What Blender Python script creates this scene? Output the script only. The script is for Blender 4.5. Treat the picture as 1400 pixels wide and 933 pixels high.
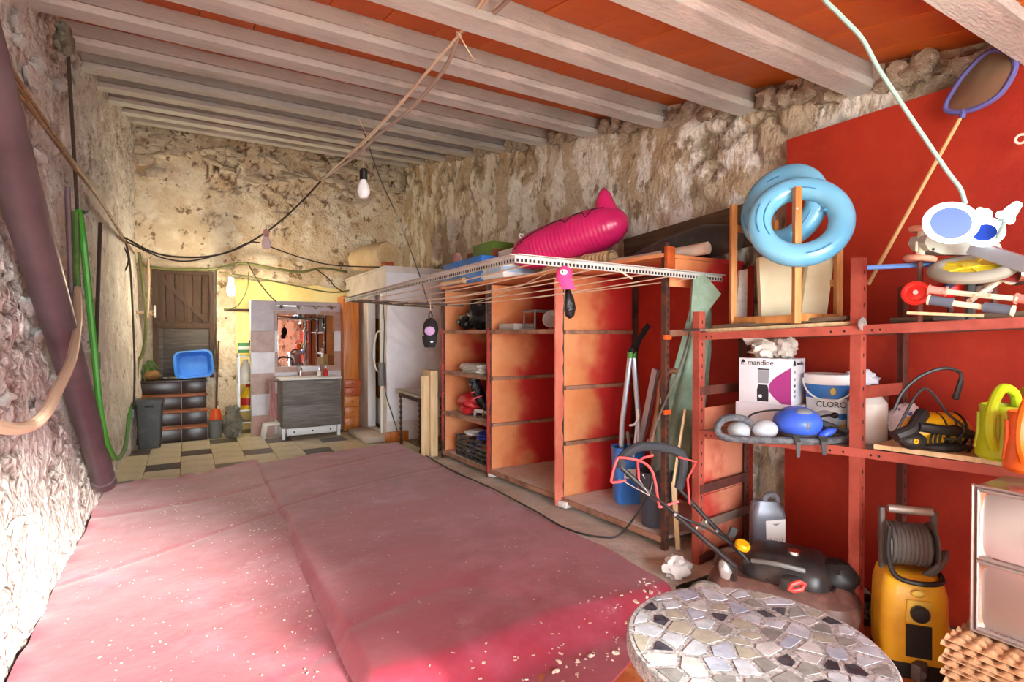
import bpy, bmesh, math, random
from mathutils import Vector, Matrix, noise
for o in list(bpy.data.objects): bpy.data.objects.remove(o, do_unlink=True)
SC = bpy.context.scene
COL = SC.collection
V = Vector
PI = math.pi
# ------------------------------------------------------------------ camera
F_PX, YAW, PITCH, EYE = 749.0, math.radians(30.7), math.radians(0.8), V((0, 0, 1.5))
cd = bpy.data.cameras.new('camera'); cam = bpy.data.objects.new('camera', cd); COL.objects.link(cam)
cd.sensor_width = 36.0; cd.lens = F_PX / 1400 * 36; cd.clip_start = 0.05
cam.location = EYE; cam.rotation_euler = (PI/2 - PITCH, 0, -YAW)
SC.camera = cam
# ------------------------------------------------------------------ daylight
w = bpy.data.worlds.new('sky'); SC.world = w; w.use_nodes = True
bg = w.node_tree.nodes['Background']; bg.inputs[0].default_value = (0.88, 0.95, 1.0, 1); bg.inputs[1].default_value = 17.0
sd = bpy.data.lights.new('sun', 'SUN'); sun = bpy.data.objects.new('sun', sd); COL.objects.link(sun)
sd.energy = 16.0; sd.angle = math.radians(7); sd.color = (1.0, 0.95, 0.87)
sun.location = (6, -12, 6)
sun.rotation_euler = V((-0.33, 1.0, -0.315)).to_track_quat('-Z', 'Y').to_euler()
SC.view_settings.view_transform = 'Standard'; SC.view_settings.look = 'None'
SC.view_settings.gamma = 1.0; SC.view_settings.use_curve_mapping = False
SC.view_settings.exposure = 0.38
# ------------------------------------------------------------------ helpers
_R = Matrix.Rotation(-YAW, 3, 'Z') @ Matrix.Rotation(PI/2 - PITCH, 3, 'X')
def ray(px, py): return _R @ V(((px-700)/F_PX, -(py-466.5)/F_PX, -1))
def pX(px, py, X): d = ray(px, py); return EYE + d*(X/d.x)
def pY(px, py, Y): d = ray(px, py); return EYE + d*(Y/d.y)
def pZ(px, py, Z): d = ray(px, py); return EYE + d*((Z-EYE.z)/d.z)
def lin(c): c /= 255.0; return c/12.92 if c <= 0.04045 else ((c+0.055)/1.055)**2.4
def C(r, g, b): return (lin(r), lin(g), lin(b), 1)
MATS = {}
def mat(name, base, rough=0.6, metal=0.0, var=(), bump=None, coord='Object', emit=None, trans=0, alpha=None, ior=1.45, sheen=0, spec=0.5, stretch=None, coat=0, attr=None):
    m = bpy.data.materials.new(name); m.use_nodes = True; MATS[name] = m
    nt = m.node_tree; N = nt.nodes; L = nt.links; p = N['Principled BSDF']
    p.inputs['Roughness'].default_value = rough; p.inputs['Metallic'].default_value = metal
    p.inputs['Base Color'].default_value = base; p.inputs['IOR'].default_value = ior
    p.inputs['Specular IOR Level'].default_value = spec
    if trans: p.inputs['Transmission Weight'].default_value = trans
    if alpha is not None: p.inputs['Alpha'].default_value = alpha
    if sheen: p.inputs['Sheen Weight'].default_value = sheen
    if coat: p.inputs['Coat Weight'].default_value = coat; p.inputs['Coat Roughness'].default_value = 0.1
    if emit: p.inputs['Emission Color'].default_value = emit[0]; p.inputs['Emission Strength'].default_value = emit[1]
    if var or bump:
        tc = N.new('ShaderNodeTexCoord'); src = tc.outputs[coord]
        if stretch:
            mp = N.new('ShaderNodeMapping'); mp.inputs['Scale'].default_value = stretch; L.new(src, mp.inputs[0]); src = mp.outputs[0]
    cur = None
    for v in var:                       # (colour, scale, detail, lo, hi[, max amount])
        nz = N.new('ShaderNodeTexNoise'); nz.inputs['Scale'].default_value = v[1]; nz.inputs['Detail'].default_value = v[2]
        nz.inputs['Roughness'].default_value = 0.65
        L.new(src, nz.inputs['Vector'])
        mr = N.new('ShaderNodeMapRange'); mr.inputs[1].default_value = v[3]; mr.inputs[2].default_value = v[4]
        mr.inputs[4].default_value = v[5] if len(v) > 5 else 1.0
        L.new(nz.outputs['Fac'], mr.inputs[0])
        mx = N.new('ShaderNodeMix'); mx.data_type = 'RGBA'
        L.new(mr.outputs[0], mx.inputs[0])
        if cur is None: mx.inputs[6].default_value = base
        else: L.new(cur, mx.inputs[6])
        mx.inputs[7].default_value = v[0]; cur = mx.outputs[2]
    if attr:                            # (attribute name, colour): a mask stored on the mesh
        at = N.new('ShaderNodeAttribute'); at.attribute_name = attr[0]
        mx = N.new('ShaderNodeMix'); mx.data_type = 'RGBA'; L.new(at.outputs['Fac'], mx.inputs[0])
        if cur is None: mx.inputs[6].default_value = base
        else: L.new(cur, mx.inputs[6])
        mx.inputs[7].default_value = attr[1]; cur = mx.outputs[2]
    if cur is not None: L.new(cur, p.inputs['Base Color'])
    if bump:
        nz = N.new('ShaderNodeTexNoise'); nz.inputs['Scale'].default_value = bump[0]; nz.inputs['Detail'].default_value = 6
        L.new(src, nz.inputs['Vector'])
        bp = N.new('ShaderNodeBump'); bp.inputs['Strength'].default_value = bump[1]; bp.inputs['Distance'].default_value = bump[2] if len(bump) > 2 else 0.02
        L.new(nz.outputs['Fac'], bp.inputs['Height']); L.new(bp.outputs[0], p.inputs['Normal'])
    return m
class MB:
    """collects shapes in world coordinates; build() links them as ONE mesh object"""
    def __init__(s): s.v = []; s.f = []; s.at = None
    def add(s, vs, fs, M=None):
        b = len(s.v)
        s.v += [(M @ V(q)) if M is not None else V(q) for q in vs]
        s.f += [tuple(b+i for i in f) for f in fs]; return s
    def box(s, c, d, R=None, bev=0.0):
        x, y, z = d[0]/2, d[1]/2, d[2]/2
        M = Matrix.Translation(V(c)) @ (R.to_4x4() if R is not None else Matrix())
        if bev <= 0:
            vs = [(a*x, b*y, e*z) for e in (-1, 1) for b in (-1, 1) for a in (-1, 1)]
            return s.add(vs, [(0, 2, 3, 1), (4, 5, 7, 6), (0, 1, 5, 4), (2, 6, 7, 3), (0, 4, 6, 2), (1, 3, 7, 5)], M)
        bm = bmesh.new(); bmesh.ops.create_cube(bm, size=1)
        for q in bm.verts: q.co = V((q.co.x*2*x, q.co.y*2*y, q.co.z*2*z))
        bmesh.ops.bevel(bm, geom=list(bm.edges), offset=min(bev, 0.49*min(d)), segments=2, profile=0.5, affect='EDGES')
        bm.verts.index_update()
        s.add([q.co.copy() for q in bm.verts], [[q.index for q in f.verts] for f in bm.faces], M); bm.free(); return s
    def bb(s, lo, hi, bev=0.0):
        lo, hi = V(lo), V(hi); return s.box((lo+hi)/2, hi-lo, None, bev)
    def bar(s, a, b, w, h, up=(0, 0, 1), bev=0.0):          # box from a to b, w across, h along up
        a, b = V(a), V(b); d = b-a; z = d.normalized(); x = z.cross(V(up))
        if x.length < 1e-4: x = z.cross(V((1, 0, 0)))
        x.normalize(); y = x.cross(z)
        R = Matrix((x, z, y)).transposed(); return s.box((a+b)/2, (w, d.length, h), R, bev)
    def cyl(s, a, b, r0, r1=None, n=14, cap=True):
        return s.tube([a, b], [r0, r0 if r1 is None else r1], n, cap=cap)
    def tube(s, pts, r, n=8, closed=False, cap=True, flat=1.0):
        pts = [V(p) for p in pts]; k = len(pts)
        rs = r if isinstance(r, (list, tuple)) else [r]*k
        T = []
        for i in range(k):
            a = pts[i-1] if (i > 0 or closed) else pts[i]; b = pts[(i+1) % k] if (i < k-1 or closed) else pts[i]
            t = (b-a); T.append(t.normalized() if t.length > 1e-9 else V((0, 0, 1)))
        x = T[0].orthogonal().normalized()
        if abs(T[0].z) < 0.9: x = T[0].cross(V((0, 0, 1))).normalized()
        base = len(s.v)
        for i in range(k):
            x = (x - T[i]*x.dot(T[i])); x = x.normalized() if x.length > 1e-6 else T[i].orthogonal().normalized()
            y = T[i].cross(x)
            for j in range(n):
                an = 2*PI*j/n; s.v.append(pts[i] + (x*math.cos(an) + y*math.sin(an)*flat)*rs[i])
        for i in range(k if closed else k-1):
            for j in range(n):
                a, b = base+i*n+j, base+i*n+(j+1) % n; i2 = (i+1) % k
                c, d = base+i2*n+(j+1) % n, base+i2*n+j; s.f.append((a, b, c, d))
        if cap and not closed:
            s.f.append(tuple(base+j for j in reversed(range(n)))); s.f.append(tuple(base+(k-1)*n+j for j in range(n)))
        return s
    def lathe(s, prof, o=(0, 0, 0), n=20, M=None, sx=1, sy=1):   # profile (r, z)
        vs = []; fs = []; k = len(prof)
        for r, z in prof:
            for j in range(n): an = 2*PI*j/n; vs.append((r*math.cos(an)*sx, r*math.sin(an)*sy, z))
        for i in range(k-1):
            for j in range(n): fs.append((i*n+j, i*n+(j+1) % n, (i+1)*n+(j+1) % n, (i+1)*n+j))
        if prof[0][0] > 1e-5: fs.append(tuple(reversed(range(n))))
        if prof[-1][0] > 1e-5: fs.append(tuple((k-1)*n+j for j in range(n)))
        MM = Matrix.Translation(V(o)) @ (M.to_4x4() if M is not None else Matrix())
        return s.add(vs, fs, MM)
    def torus(s, o, R, r, nu=32, nv=12, M=None, wob=0, sy=1.0, flat=1.0):
        vs = []; fs = []
        for i in range(nu):
            a = 2*PI*i/nu
            for j in range(nv):
                b = 2*PI*j/nv; q = R + r*math.cos(b)*(1+wob*math.sin(a*nu*0.5))
                vs.append((q*math.cos(a), q*math.sin(a)*sy, r*math.sin(b)*flat))
        for i in range(nu):
            for j in range(nv): fs.append((i*nv+j, ((i+1) % nu)*nv+j, ((i+1) % nu)*nv+(j+1) % nv, i*nv+(j+1) % nv))
        MM = Matrix.Translation(V(o)) @ (M.to_4x4() if M is not None else Matrix())
        return s.add(vs, fs, MM)
    def ell(s, c, r, n=16, m=10, M=None, nz=0.0, nsc=3.0, seed=0):      # ellipsoid, optionally lumpy
        vs = []; fs = []
        for i in range(m+1):
            t = PI*i/m
            for j in range(n):
                a = 2*PI*j/n; d = V((math.sin(t)*math.cos(a), math.sin(t)*math.sin(a), math.cos(t)))
                k = 1 + (nz*noise.noise(d*nsc + V((seed*7.1, seed*3.3, 0))) if nz else 0)
                vs.append((d.x*r[0]*k, d.y*r[1]*k, d.z*r[2]*k))
        for i in range(m):
            for j in range(n): fs.append((i*n+j, (i+1)*n+j, (i+1)*n+(j+1) % n, i*n+(j+1) % n))
        MM = Matrix.Translation(V(c)) @ (M.to_4x4() if M is not None else Matrix())
        return s.add(vs, fs, MM)
    def prism(s, poly, ext):            # polygon of 3D points, extruded along ext
        n = len(poly); e = V(ext); vs = [V(p) for p in poly] + [V(p)+e for p in poly]
        fs = [tuple(reversed(range(n))), tuple(range(n, 2*n))] + [(i, (i+1) % n, n+(i+1) % n, n+i) for i in range(n)]
        return s.add(vs, fs)
    def grid(s, fn, nu, nv, thick=None):        # fn(u, v) -> point, u and v in 0..1
        vs = [V(fn(i/nu, j/nv)) for i in range(nu+1) for j in range(nv+1)]
        fs = [(i*(nv+1)+j, (i+1)*(nv+1)+j, (i+1)*(nv+1)+j+1, i*(nv+1)+j+1) for i in range(nu) for j in range(nv)]
        if thick is not None:
            n0 = len(vs); t = V(thick); vs += [q+t for q in vs]; fs += [tuple(n0+i for i in reversed(f)) for f in list(fs)]
            W = nv+1
            ring = [(i, 0) for i in range(nu)] + [(nu, j) for j in range(nv)] + [(i, nv) for i in range(nu, 0, -1)] + [(0, j) for j in range(nv, 0, -1)]
            ids = [a*W+b for a, b in ring]
            fs += [(ids[k], n0+ids[k], n0+ids[(k+1) % len(ids)], ids[(k+1) % len(ids)]) for k in range(len(ids))]
        return s.add(vs, fs)
    def build(s, name, m, parent=None, smooth=35):
        me = bpy.data.meshes.new(name)
        if parent is not None: off = V(parent.get('_o', (0, 0, 0)))
        else:
            lo = V([min(q[i] for q in s.v) for i in range(3)]); hi = V([max(q[i] for q in s.v) for i in range(3)])
            off = V(((lo.x+hi.x)/2, (lo.y+hi.y)/2, lo.z))
        me.from_pydata([q-off for q in s.v], [], s.f); me.update()
        bm = bmesh.new(); bm.from_mesh(me); bmesh.ops.recalc_face_normals(bm, faces=bm.faces); bm.to_mesh(me); bm.free()
        if smooth:
            me.shade_smooth(); me.set_sharp_from_angle(angle=math.radians(smooth))
        for q in (m if isinstance(m, (list, tuple)) else [m]): me.materials.append(MATS[q] if isinstance(q, str) else q)
        o = bpy.data.objects.new(name, me); COL.objects.link(o)
        o['_o'] = tuple(off)
        if parent is not None: o.parent = parent
        else: o.location = off
        return o
def tag(o, label, cat, group=None):
    o['label'] = label; o['category'] = cat
    if group: o['group'] = group
    return o
def thing(name, label, cat, loc, group=None):
    o = bpy.data.objects.new(name, None); COL.objects.link(o); o.location = V(loc); o['_o'] = tuple(V(loc)); o.empty_display_size = 0.1
    return tag(o, label, cat, group)
def struct(o): o['kind'] = 'structure'; return o
def clone(src, parent=None, d=(0, 0, 0), name=None):
    c = src.copy(); COL.objects.link(c); c.parent = parent
    c.location = src.location + V(d); return c
def rot(ax, deg): return Matrix.Rotation(math.radians(deg), 3, ax)
def smooth_path(pts, k=6):              # Catmull-Rom through points
    pts = [V(p) for p in pts]; P = [pts[0]*2-pts[1]] + pts + [pts[-1]*2-pts[-2]]; out = []
    for i in range(1, len(P)-2):
        for j in range(k):
            t = j/k; a, b, c, d = P[i-1], P[i], P[i+1], P[i+2]
            out.append(0.5*((2*b) + (c-a)*t + (2*a-5*b+4*c-d)*t*t + (3*b-a-3*c+d)*t**3))
    return out + [pts[-1]]
def sag(a, b, s, n=12):                 # hanging line
    a, b = V(a), V(b); return [a.lerp(b, i/n) - V((0, 0, 4*s*(i/n)*(1-i/n))) for i in range(n+1)]
def text(body, c, size, right, up, m, parent, name='lettering', ext=0.0008, align='CENTER'):
    cu = bpy.data.curves.new(name, 'FONT'); cu.body = body; cu.size = size; cu.align_x = align; cu.align_y = 'CENTER'; cu.extrude = ext
    o = bpy.data.objects.new(name, cu); COL.objects.link(o)
    x = V(right).normalized(); y = V(up); y = (y - x*y.dot(x)).normalized(); z = x.cross(y)
    M = Matrix((x, y, z)).transposed().to_4x4(); off = V(parent['_o'])
    M.translation = V(c)-off; o.matrix_local = M
    dg = bpy.context.evaluated_depsgraph_get(); me = bpy.data.meshes.new_from_object(o.evaluated_get(dg))
    bpy.data.objects.remove(o, do_unlink=True)
    o = bpy.data.objects.new(name, me); COL.objects.link(o); o.matrix_local = M; o.parent = parent
    me.materials.clear(); me.materials.append(MATS[m]); return o
rnd = random.Random(7)
# ------------------------------------------------------------------ materials
mat('limewash_pink', C(222, 216, 208), 0.9, var=((C(200, 188, 180), 1.3, 6, .45, .7), (C(240, 238, 232), 3.0, 8, .5, .62), (C(146, 130, 118), 9, 9, .57, .65, .85)), bump=(26, 1.0, .03), attr=('joint', C(128, 104, 92)))
mat('limewash_cream', C(222, 202, 172), 0.9, var=((C(202, 168, 124), 1.4, 6, .5, .7), (C(238, 226, 204), 2.6, 8, .48, .58), (C(128, 94, 60), 7, 9, .58, .64, .9)), bump=(24, 1.0, .03), attr=('joint', C(112, 80, 52)))
mat('limewash_ochre', C(206, 188, 160), 0.9, stretch=(1.3, 1.3, .8), var=((C(200, 174, 136), 1.6, 7, .48, .62, .8), (C(246, 240, 228), 2.2, 10, .49, .54, .95), (C(132, 108, 80), 5, 10, .57, .63, .8)), bump=(22, 1.0, .03), attr=('joint', C(142, 124, 100)))
mat('stone', C(222, 206, 182), 0.9, var=((C(196, 168, 134), 6, 6, .5, .7), (C(236, 226, 210), 5, 8, .55, .65)), bump=(30, .6, .02))
mat('grey_stone', C(186, 172, 150), 0.9, var=((C(150, 132, 108), 6, 6, .45, .65), (C(230, 224, 214), 5, 8, .58, .66)), bump=(30, .6, .02))
mat('pink_stone', C(222, 216, 208), 0.9, var=((C(200, 188, 180), 1.3, 6, .45, .7), (C(240, 238, 232), 3.0, 8, .5, .62)), bump=(26, .7, .03))
mat('yellow_plaster', C(238, 214, 138), 0.85, var=((C(248, 234, 176), 1.2, 5, .45, .65), (C(206, 170, 100), 3.0, 8, .6, .72, .6)), bump=(14, .25))
mat('red_panel', C(172, 44, 20), 0.6, var=((C(152, 32, 18), 1.4, 4, .4, .65), (C(184, 58, 28), 7, 6, .5, .7, .5)), bump=(60, .08))
mat('beam_concrete', C(202, 200, 194), 0.85, var=((C(178, 174, 168), 2.0, 6, .45, .65), (C(214, 206, 198), 5, 7, .52, .66), (C(120, 100, 88), 7, 8, .66, .78, .6)), bump=(40, .3), stretch=(.5, 2, 2))
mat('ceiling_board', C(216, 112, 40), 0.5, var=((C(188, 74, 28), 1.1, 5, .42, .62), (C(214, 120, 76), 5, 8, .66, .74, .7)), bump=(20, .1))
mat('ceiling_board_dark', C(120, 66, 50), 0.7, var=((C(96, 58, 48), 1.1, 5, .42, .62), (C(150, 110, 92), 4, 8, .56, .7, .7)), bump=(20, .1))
mat('cement', C(214, 202, 190), 0.9, var=((C(190, 174, 160), 3, 6, .42, .62), (C(212, 198, 178), 6, 8, .58, .68)), bump=(30, .4))
mat('tile_light', C(214, 204, 174), 0.28, var=((C(196, 184, 152), 4, 6, .42, .65), (C(226, 218, 196), 9, 6, .5, .7)), bump=(8, .04))
mat('tile_dark', C(92, 84, 76), 0.3, var=((C(74, 66, 60), 6, 6, .42, .65),))
mat('grout', C(158, 146, 122), 0.9, var=((C(120, 108, 90), 6, 6, .45, .65),))
mat('terracotta', C(198, 120, 66), 0.6, var=((C(176, 92, 50), 3, 6, .42, .62), (C(214, 150, 100), 7, 7, .55, .7)), bump=(16, .1))
mat('ground', C(222, 216, 206), 0.9, var=((C(204, 196, 184), 1, 6, .4, .6),))
mat('carpet_red', C(160, 48, 68), 0.6, sheen=0.3, var=((C(142, 34, 52), 1.2, 6, .4, .62), (C(178, 86, 108), 2.2, 9, .48, .70, .85), (C(200, 150, 154), 5.0, 10, .64, .76, .5)), bump=(22, .12))
mat('wood_dark', C(74, 52, 38), 0.7, var=((C(52, 36, 26), 6, 7, .4, .62), (C(100, 74, 54), 3, 6, .55, .72)), stretch=(6, 6, .5), bump=(20, .2))
mat('wood_grey', C(76, 68, 62), 0.5, var=((C(50, 45, 42), 5, 7, .4, .62), (C(120, 112, 104), 4, 6, .58, .74)), stretch=(.6, 6, 8), bump=(20, .2))
mat('step_tile', C(62, 48, 42), 0.3, var=((C(48, 36, 34), 5, 6, .42, .62),))
mat('step_edge', C(172, 100, 52), 0.45, var=((C(120, 64, 34), 6, 6, .4, .62),))
mat('white_paint', C(232, 230, 228), 0.5)
mat('plaster_white', C(222, 216, 212), 0.8, var=((C(196, 186, 180), 3, 6, .5, .7),))
# ------------------------------------------------------------------ the room shell
XL, XR, YB, YF = -0.76, 3.46, 9.75, -2.5
def ztop(y): return 2.91 + 0.205*(max(y, .6)-1.73)              # underside of the beams
def sstep(x, a, b): t = min(1, max(0, (x-a)/(b-a))); return t*t*(3-2*t)
def vor(p):
    d, _ = noise.voronoi(p); return d[1]-d[0]
def rough_wall(name, m, o, u, n, wid, zfun, amp, cell, res=0.04, lean=None, smooth_at=None, zlo=-0.05, jset=(.05, .16), jmask=None):
    o, u, n = V(o), V(u), V(n); nu = int(wid/res); vs = []; js = []; fs = []
    nv = int(4.7/res)
    for i in range(nu+1):
        s = wid*i/nu; zt = zfun(s)
        for j in range(nv+1):
            z = zlo + (zt-zlo)*j/nv; q = o + u*s; q = V((q.x, q.y, z))
            w_ = q*1.0 + n*0.3
            warp = noise.noise_vector(w_*3.1)*0.12 + noise.noise_vector(w_*9)*0.03
            e = vor((w_+warp)*V((1, 1, 1))/cell) if cell else 0.3
            big = noise.fractal(w_*1.7, 1.0, 2.0, 4)
            fine = noise.fractal(w_*9, 1.0, 2.0, 3)
            st = min(1, max(0, (e-jset[0])/(jset[1]-jset[0])))
            k = smooth_at(s, z) if smooth_at else 1.0
            jm = jmask(s, z, q) if jmask else 1.0
            d = amp*(0.6*big + 0.35*fine*k + (st-1)*0.7*k*jm)
            vs.append(q + n*(d + (lean(s, z) if lean else 0))); js.append((1-st)*jm*k)
    W = nv+1
    for i in range(nu):
        for j in range(nv): fs.append((i*W+j, (i+1)*W+j, (i+1)*W+j+1, i*W+j+1))
    me = bpy.data.meshes.new(name); me.from_pydata(vs, [], fs); me.update()
    a = me.attributes.new('joint', 'FLOAT', 'POINT'); a.data.foreach_set('value', js)
    me.shade_smooth(); me.materials.append(MATS[m])
    ob = bpy.data.objects.new(name, me); COL.objects.link(ob); ob['_o'] = (0, 0, 0)
    return struct(ob)
# left wall: rubble near the camera, plastered further in
wl = rough_wall('wall_left', 'limewash_pink', (XL, YF, 0), (0, 1, 0), (1, 0, 0), YB-YF+.3, lambda s: ztop(YF+s)+0.35, 0.05, 0.105, 0.03, lambda s, z: .10*(1-sstep(z, 0, 3.4)) + .12*sstep(YF+s, 7.2, 9.6),
    smooth_at=lambda s, z: 1 - 0.8*sstep(YF+s, 5.6, 6.6)*sstep(z, 3.2, 2.6), jmask=lambda s, z, q: sstep(noise.fractal(q*1.9, 1, 2, 3), -.35, .45))
# back wall
wb = rough_wall('wall_back', 'limewash_cream', (XL-.3, YB, 0), (1, 0, 0), (0, -1, 0), XR-XL+.6, lambda s: ztop(YB)+0.35, 0.05, 0.2, 0.03, None,
    jmask=lambda s, z, q: sstep(noise.fractal(q*1.9, 1, 2, 3)+0.6*(z-3.7), -.1, .5), jset=(.02, .10))
# right wall
wr = rough_wall('wall_right', 'limewash_ochre', (XR, YF, 0), (0, 1, 0), (-1, 0, 0), YB-YF+.3, lambda s: ztop(YF+s)+0.35, 0.06, 0.3,
    jmask=lambda s, z, q: 0.15+0.75*sstep(noise.fractal(q*1.5, 1, 2, 3), .0, .5))
# front wall with the wide doorway the daylight comes through (behind the camera)
b = MB(); b.bb((2.40, YF-.25, -.05), (XR+.3, YF, 3.0)); b.bb((XL-.3, YF-.25, 2.6), (2.40, YF, 3.0))
struct(b.build('wall_front', 'limewash_ochre'))
# yellow plastered lower part of the back wall
b = MB(); nx = 24
def yel(u, v): return V((0.62 + u*1.85, YB-0.13 + 0.012*noise.noise(V((u*5, v*5, 0))), 0 + v*(2.36 - 0.10*u + 0.05*noise.noise(V((u*8, 3, 1))))))
b.grid(yel, nx, 16, (0, .12, 0)); struct(b.build('trim_1', 'yellow_plaster'))
b = MB(); b.grid(lambda u, v: V((0.40 + u*0.26, YB-0.16 + 0.03*noise.noise(V((u*5, v*9, 0))), v*2.5)), 6, 20, (0, .14, 0)); struct(b.build('trim_2', 'limewash_cream'))
# ground and floor
b = MB(); b.bb((-12, -16, -.14), (14, 11, -.06)); struct(b.build('ground', 'ground', smooth=0))
b = MB(); b.bb((XL-.3, YF-.3, -.06), (XR+.3, YB+.3, -.012)); floor = struct(b.build('floor', 'grout', smooth=0))
# pale and dark floor tiles by the washroom (dark ones in a staggered chequer), terracotta by the entrance
T = 0.335; tile_me = {}
def floor_tile(x0, y0, x1, y1, m):
    d = (round(x1-x0, 3), round(y1-y0, 3), m)
    if d not in tile_me:
        q = MB(); q.box((0, 0, 0), (d[0]-.006, d[1]-.006, .014), None, .002); oo = q.build('tile', m, smooth=0); tile_me[d] = oo.data; bpy.data.objects.remove(oo)
    o = bpy.data.objects.new('tile', tile_me[d]); COL.objects.link(o); o.parent = floor
    o.location = V(((x0+x1)/2, (y0+y1)/2, -.012)) - floor.location
xs = [XL+T*i for i in range(10)]
for j in range(13):
    y = 5.42 + j*T
    for i in range(10):
        x = XL + .02 + i*T
        dark = (i + 2*j) % 5 == 1 and y > 5.9
        floor_tile(x, y, min(x+T, XR), y+T, 'tile_dark' if dark else 'tile_light')
for j in range(8):
    for i in range(6):
        floor_tile(.2+i*.52, -1.24+j*.42, .72+i*.52, -1.24+(j+1)*.42, 'terracotta')
# concrete kerb under the shelving
def kerb(u, v):
    y = 2.12 + u*3.85; x0 = 2.26 + .03*noise.noise(V((y*1.5, 0, 0))); x = x0 + v*(XR-x0)
    return V((x, y, 0.105*sstep(v, 0, .04) + .012*noise.noise(V((x*6, y*6, 0)))))
b = MB(); b.grid(kerb, 110, 28); struct(b.build('kerb', 'cement'))
# ------------------------------------------------------------------ ceiling: concrete beams and clay boards
ce = MB(); SL = math.atan(.205)
z0, z1 = ztop(YF-.3)+.31, ztop(YB+.3)+.31
ce.prism([(XL-.3, YF-.3, z0), (XL-.3, .6, z0), (XL-.3, YB+.3, z1), (XL-.3, YB+.3, z1+.12), (XL-.3, .6, z0+.12), (XL-.3, YF-.3, z0+.12)], (XR-XL+.6, 0, 0))
ceil = struct(ce.build('ceiling', 'cement', smooth=0))
BY = [-2.42, -1.58, -0.75, 0.08, 0.92, 1.73, 2.52, 3.33, 4.19, 5.09, 5.99, 6.90, 7.78, 8.62, 9.40]
bm_beam = None
for k, y in enumerate(BY):
    if bm_beam is None:
        prof = [(-.07, 0), (.07, 0), (.073, .045), (.045, .065), (.036, .12), (.036, .19), (-.036, .19), (-.036, .12), (-.045, .065), (-.073, .045)]
        q = MB(); q.prism([V((XL-.25, a, c)) for a, c in prof], (XR-XL+.5, 0, 0)); q.build('beam', 'beam_concrete', smooth=0); ob = COL.objects['beam'] if 'beam' in COL.objects else None
        bm_beam = ob.data; first = ob
    else:
        first = bpy.data.objects.new('beam', bm_beam); COL.objects.link(first)
    first.parent = ceil
    first.location = V(((XL+XR)/2, y, ztop(y))) - ceil.location
# the beam mesh was centred in x and y
bd = {}
n_b = 14; bw = (XR-XL+.2)/n_b
for k in range(len(BY)-1):
    ya, yb = BY[k]+.045, BY[k+1]-.045
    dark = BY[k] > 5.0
    for i in range(n_b):
        key = (round(yb-ya, 3), dark, BY[k] > .5)
        if key not in bd:
            q = MB(); q.box((0, 0, 0), (bw-.006, (yb-ya)/math.cos(SL), .03), rot('X', math.degrees(SL) if BY[k] > .5 else 0), .003)
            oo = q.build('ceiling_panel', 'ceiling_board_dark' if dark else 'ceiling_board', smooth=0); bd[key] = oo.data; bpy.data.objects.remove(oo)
        o = bpy.data.objects.new('ceiling_panel', bd[key]); COL.objects.link(o); o.parent = ceil
        ym = (ya+yb)/2
        zz = min(v.co.z for v in bd[key].vertices)
        hh = max(v.co.z for v in bd[key].vertices)
        o.location = V((XL-.1+bw*(i+.5), ym, ztop(ym)+.182-hh/2+rnd.uniform(-.002, .004))) - ceil.location
# ------------------------------------------------------------------ loose stones in the walls
st_me = []
for s in range(9):
    q = MB(); q.ell((0, 0, 0), (.5, .5, .5), 10, 7, nz=.8, nsc=2.1, seed=s); oo = q.build('stone', 'stone' if s < 4 else 'grey_stone' if s < 7 else 'pink_stone', smooth=60); st_me.append(oo.data); bpy.data.objects.remove(oo)
def stone(parent, p, d, r, k):
    o = bpy.data.objects.new('stone', st_me[k]); COL.objects.link(o); o.parent = parent
    o.location = V(p) - parent.location - V((0, 0, d[2]/2)); o.scale = d; o.rotation_euler = r
for i in range(80):                      # back wall, bare rubble under the roof
    x = rnd.uniform(XL+.1, XR-.1); z = 4.42 - abs(rnd.gauss(0, .36))
    if z < 2.7: continue
    stone(wb, (x, YB-.035, z), (rnd.uniform(.10, .30), .11, rnd.uniform(.07, .16)), (0, rnd.uniform(-.3, .3), 0), rnd.randrange(4))
for i in range(46):                      # left wall
    y = rnd.uniform(2.4, 6.2); z = rnd.uniform(.6, ztop(y)-.1)
    stone(wl, (XL+.02+.1*(1-sstep(z, 0, 3.4)), y, z), (.06, rnd.uniform(.08, .22), rnd.uniform(.06, .13)), (rnd.uniform(-.4, .4), 0, 0), 7+rnd.randrange(2))
for k in range(4, len(BY)-1):            # rubble packed between the beam ends on the right wall
    for i in range(4):
        y = BY[k] + .12 + (BY[k+1]-BY[k]-.2)*(i+.5)/4 + rnd.uniform(-.03, .03)
        stone(wr, (XR-.03, y, ztop(y)+rnd.uniform(.02, .08)), (.13, rnd.uniform(.14, .24), rnd.uniform(.10, .16)), (rnd.uniform(-.3, .3), 0, rnd.uniform(-.3, .3)), 4+rnd.randrange(3))
# ------------------------------------------------------------------ red carpets
PZ = 0.13
def fold(x, y, k=1.0):
    r = .0035*noise.fractal(V((x*.9+.5*y, y*2.6-.5*x, 3)), 1, 2, 3) - .016*max(0, 1-abs(noise.noise(V((x*.35-.2*y, y*.95-.28*x, 8))))*14)**2*.5
    return k*(r + .0022*noise.noise(V((x*7, y*7, 1))))
def pl_carpet(u, v):                        # right strip, over a low platform, hanging down its front step
    edge = 6.46 - .12*(1-v) + .06*noise.noise(V((v*4, 0, 9))) + .22*v
    y = 1.95 + (edge-1.95)*u
    x = .585 + .03*noise.noise(V((y*2.2, 5, 0))) + v*(1.69 + .04*noise.noise(V((y*1.7, 8, 0))))
    if u < .075: y -= (.6*(1-v)**1.6 - .02*math.sin(v*9))*(1-u/.075)
    t = sstep(y, 1.98, 2.20 + .03*math.sin(x*5))
    z = .014 + (PZ-.014)*t + fold(x, y, 1.0 + 1.2*(1-t))
    if v < .03: z -= (.03-v)/.03*.07
    return V((x, y, z))
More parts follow.
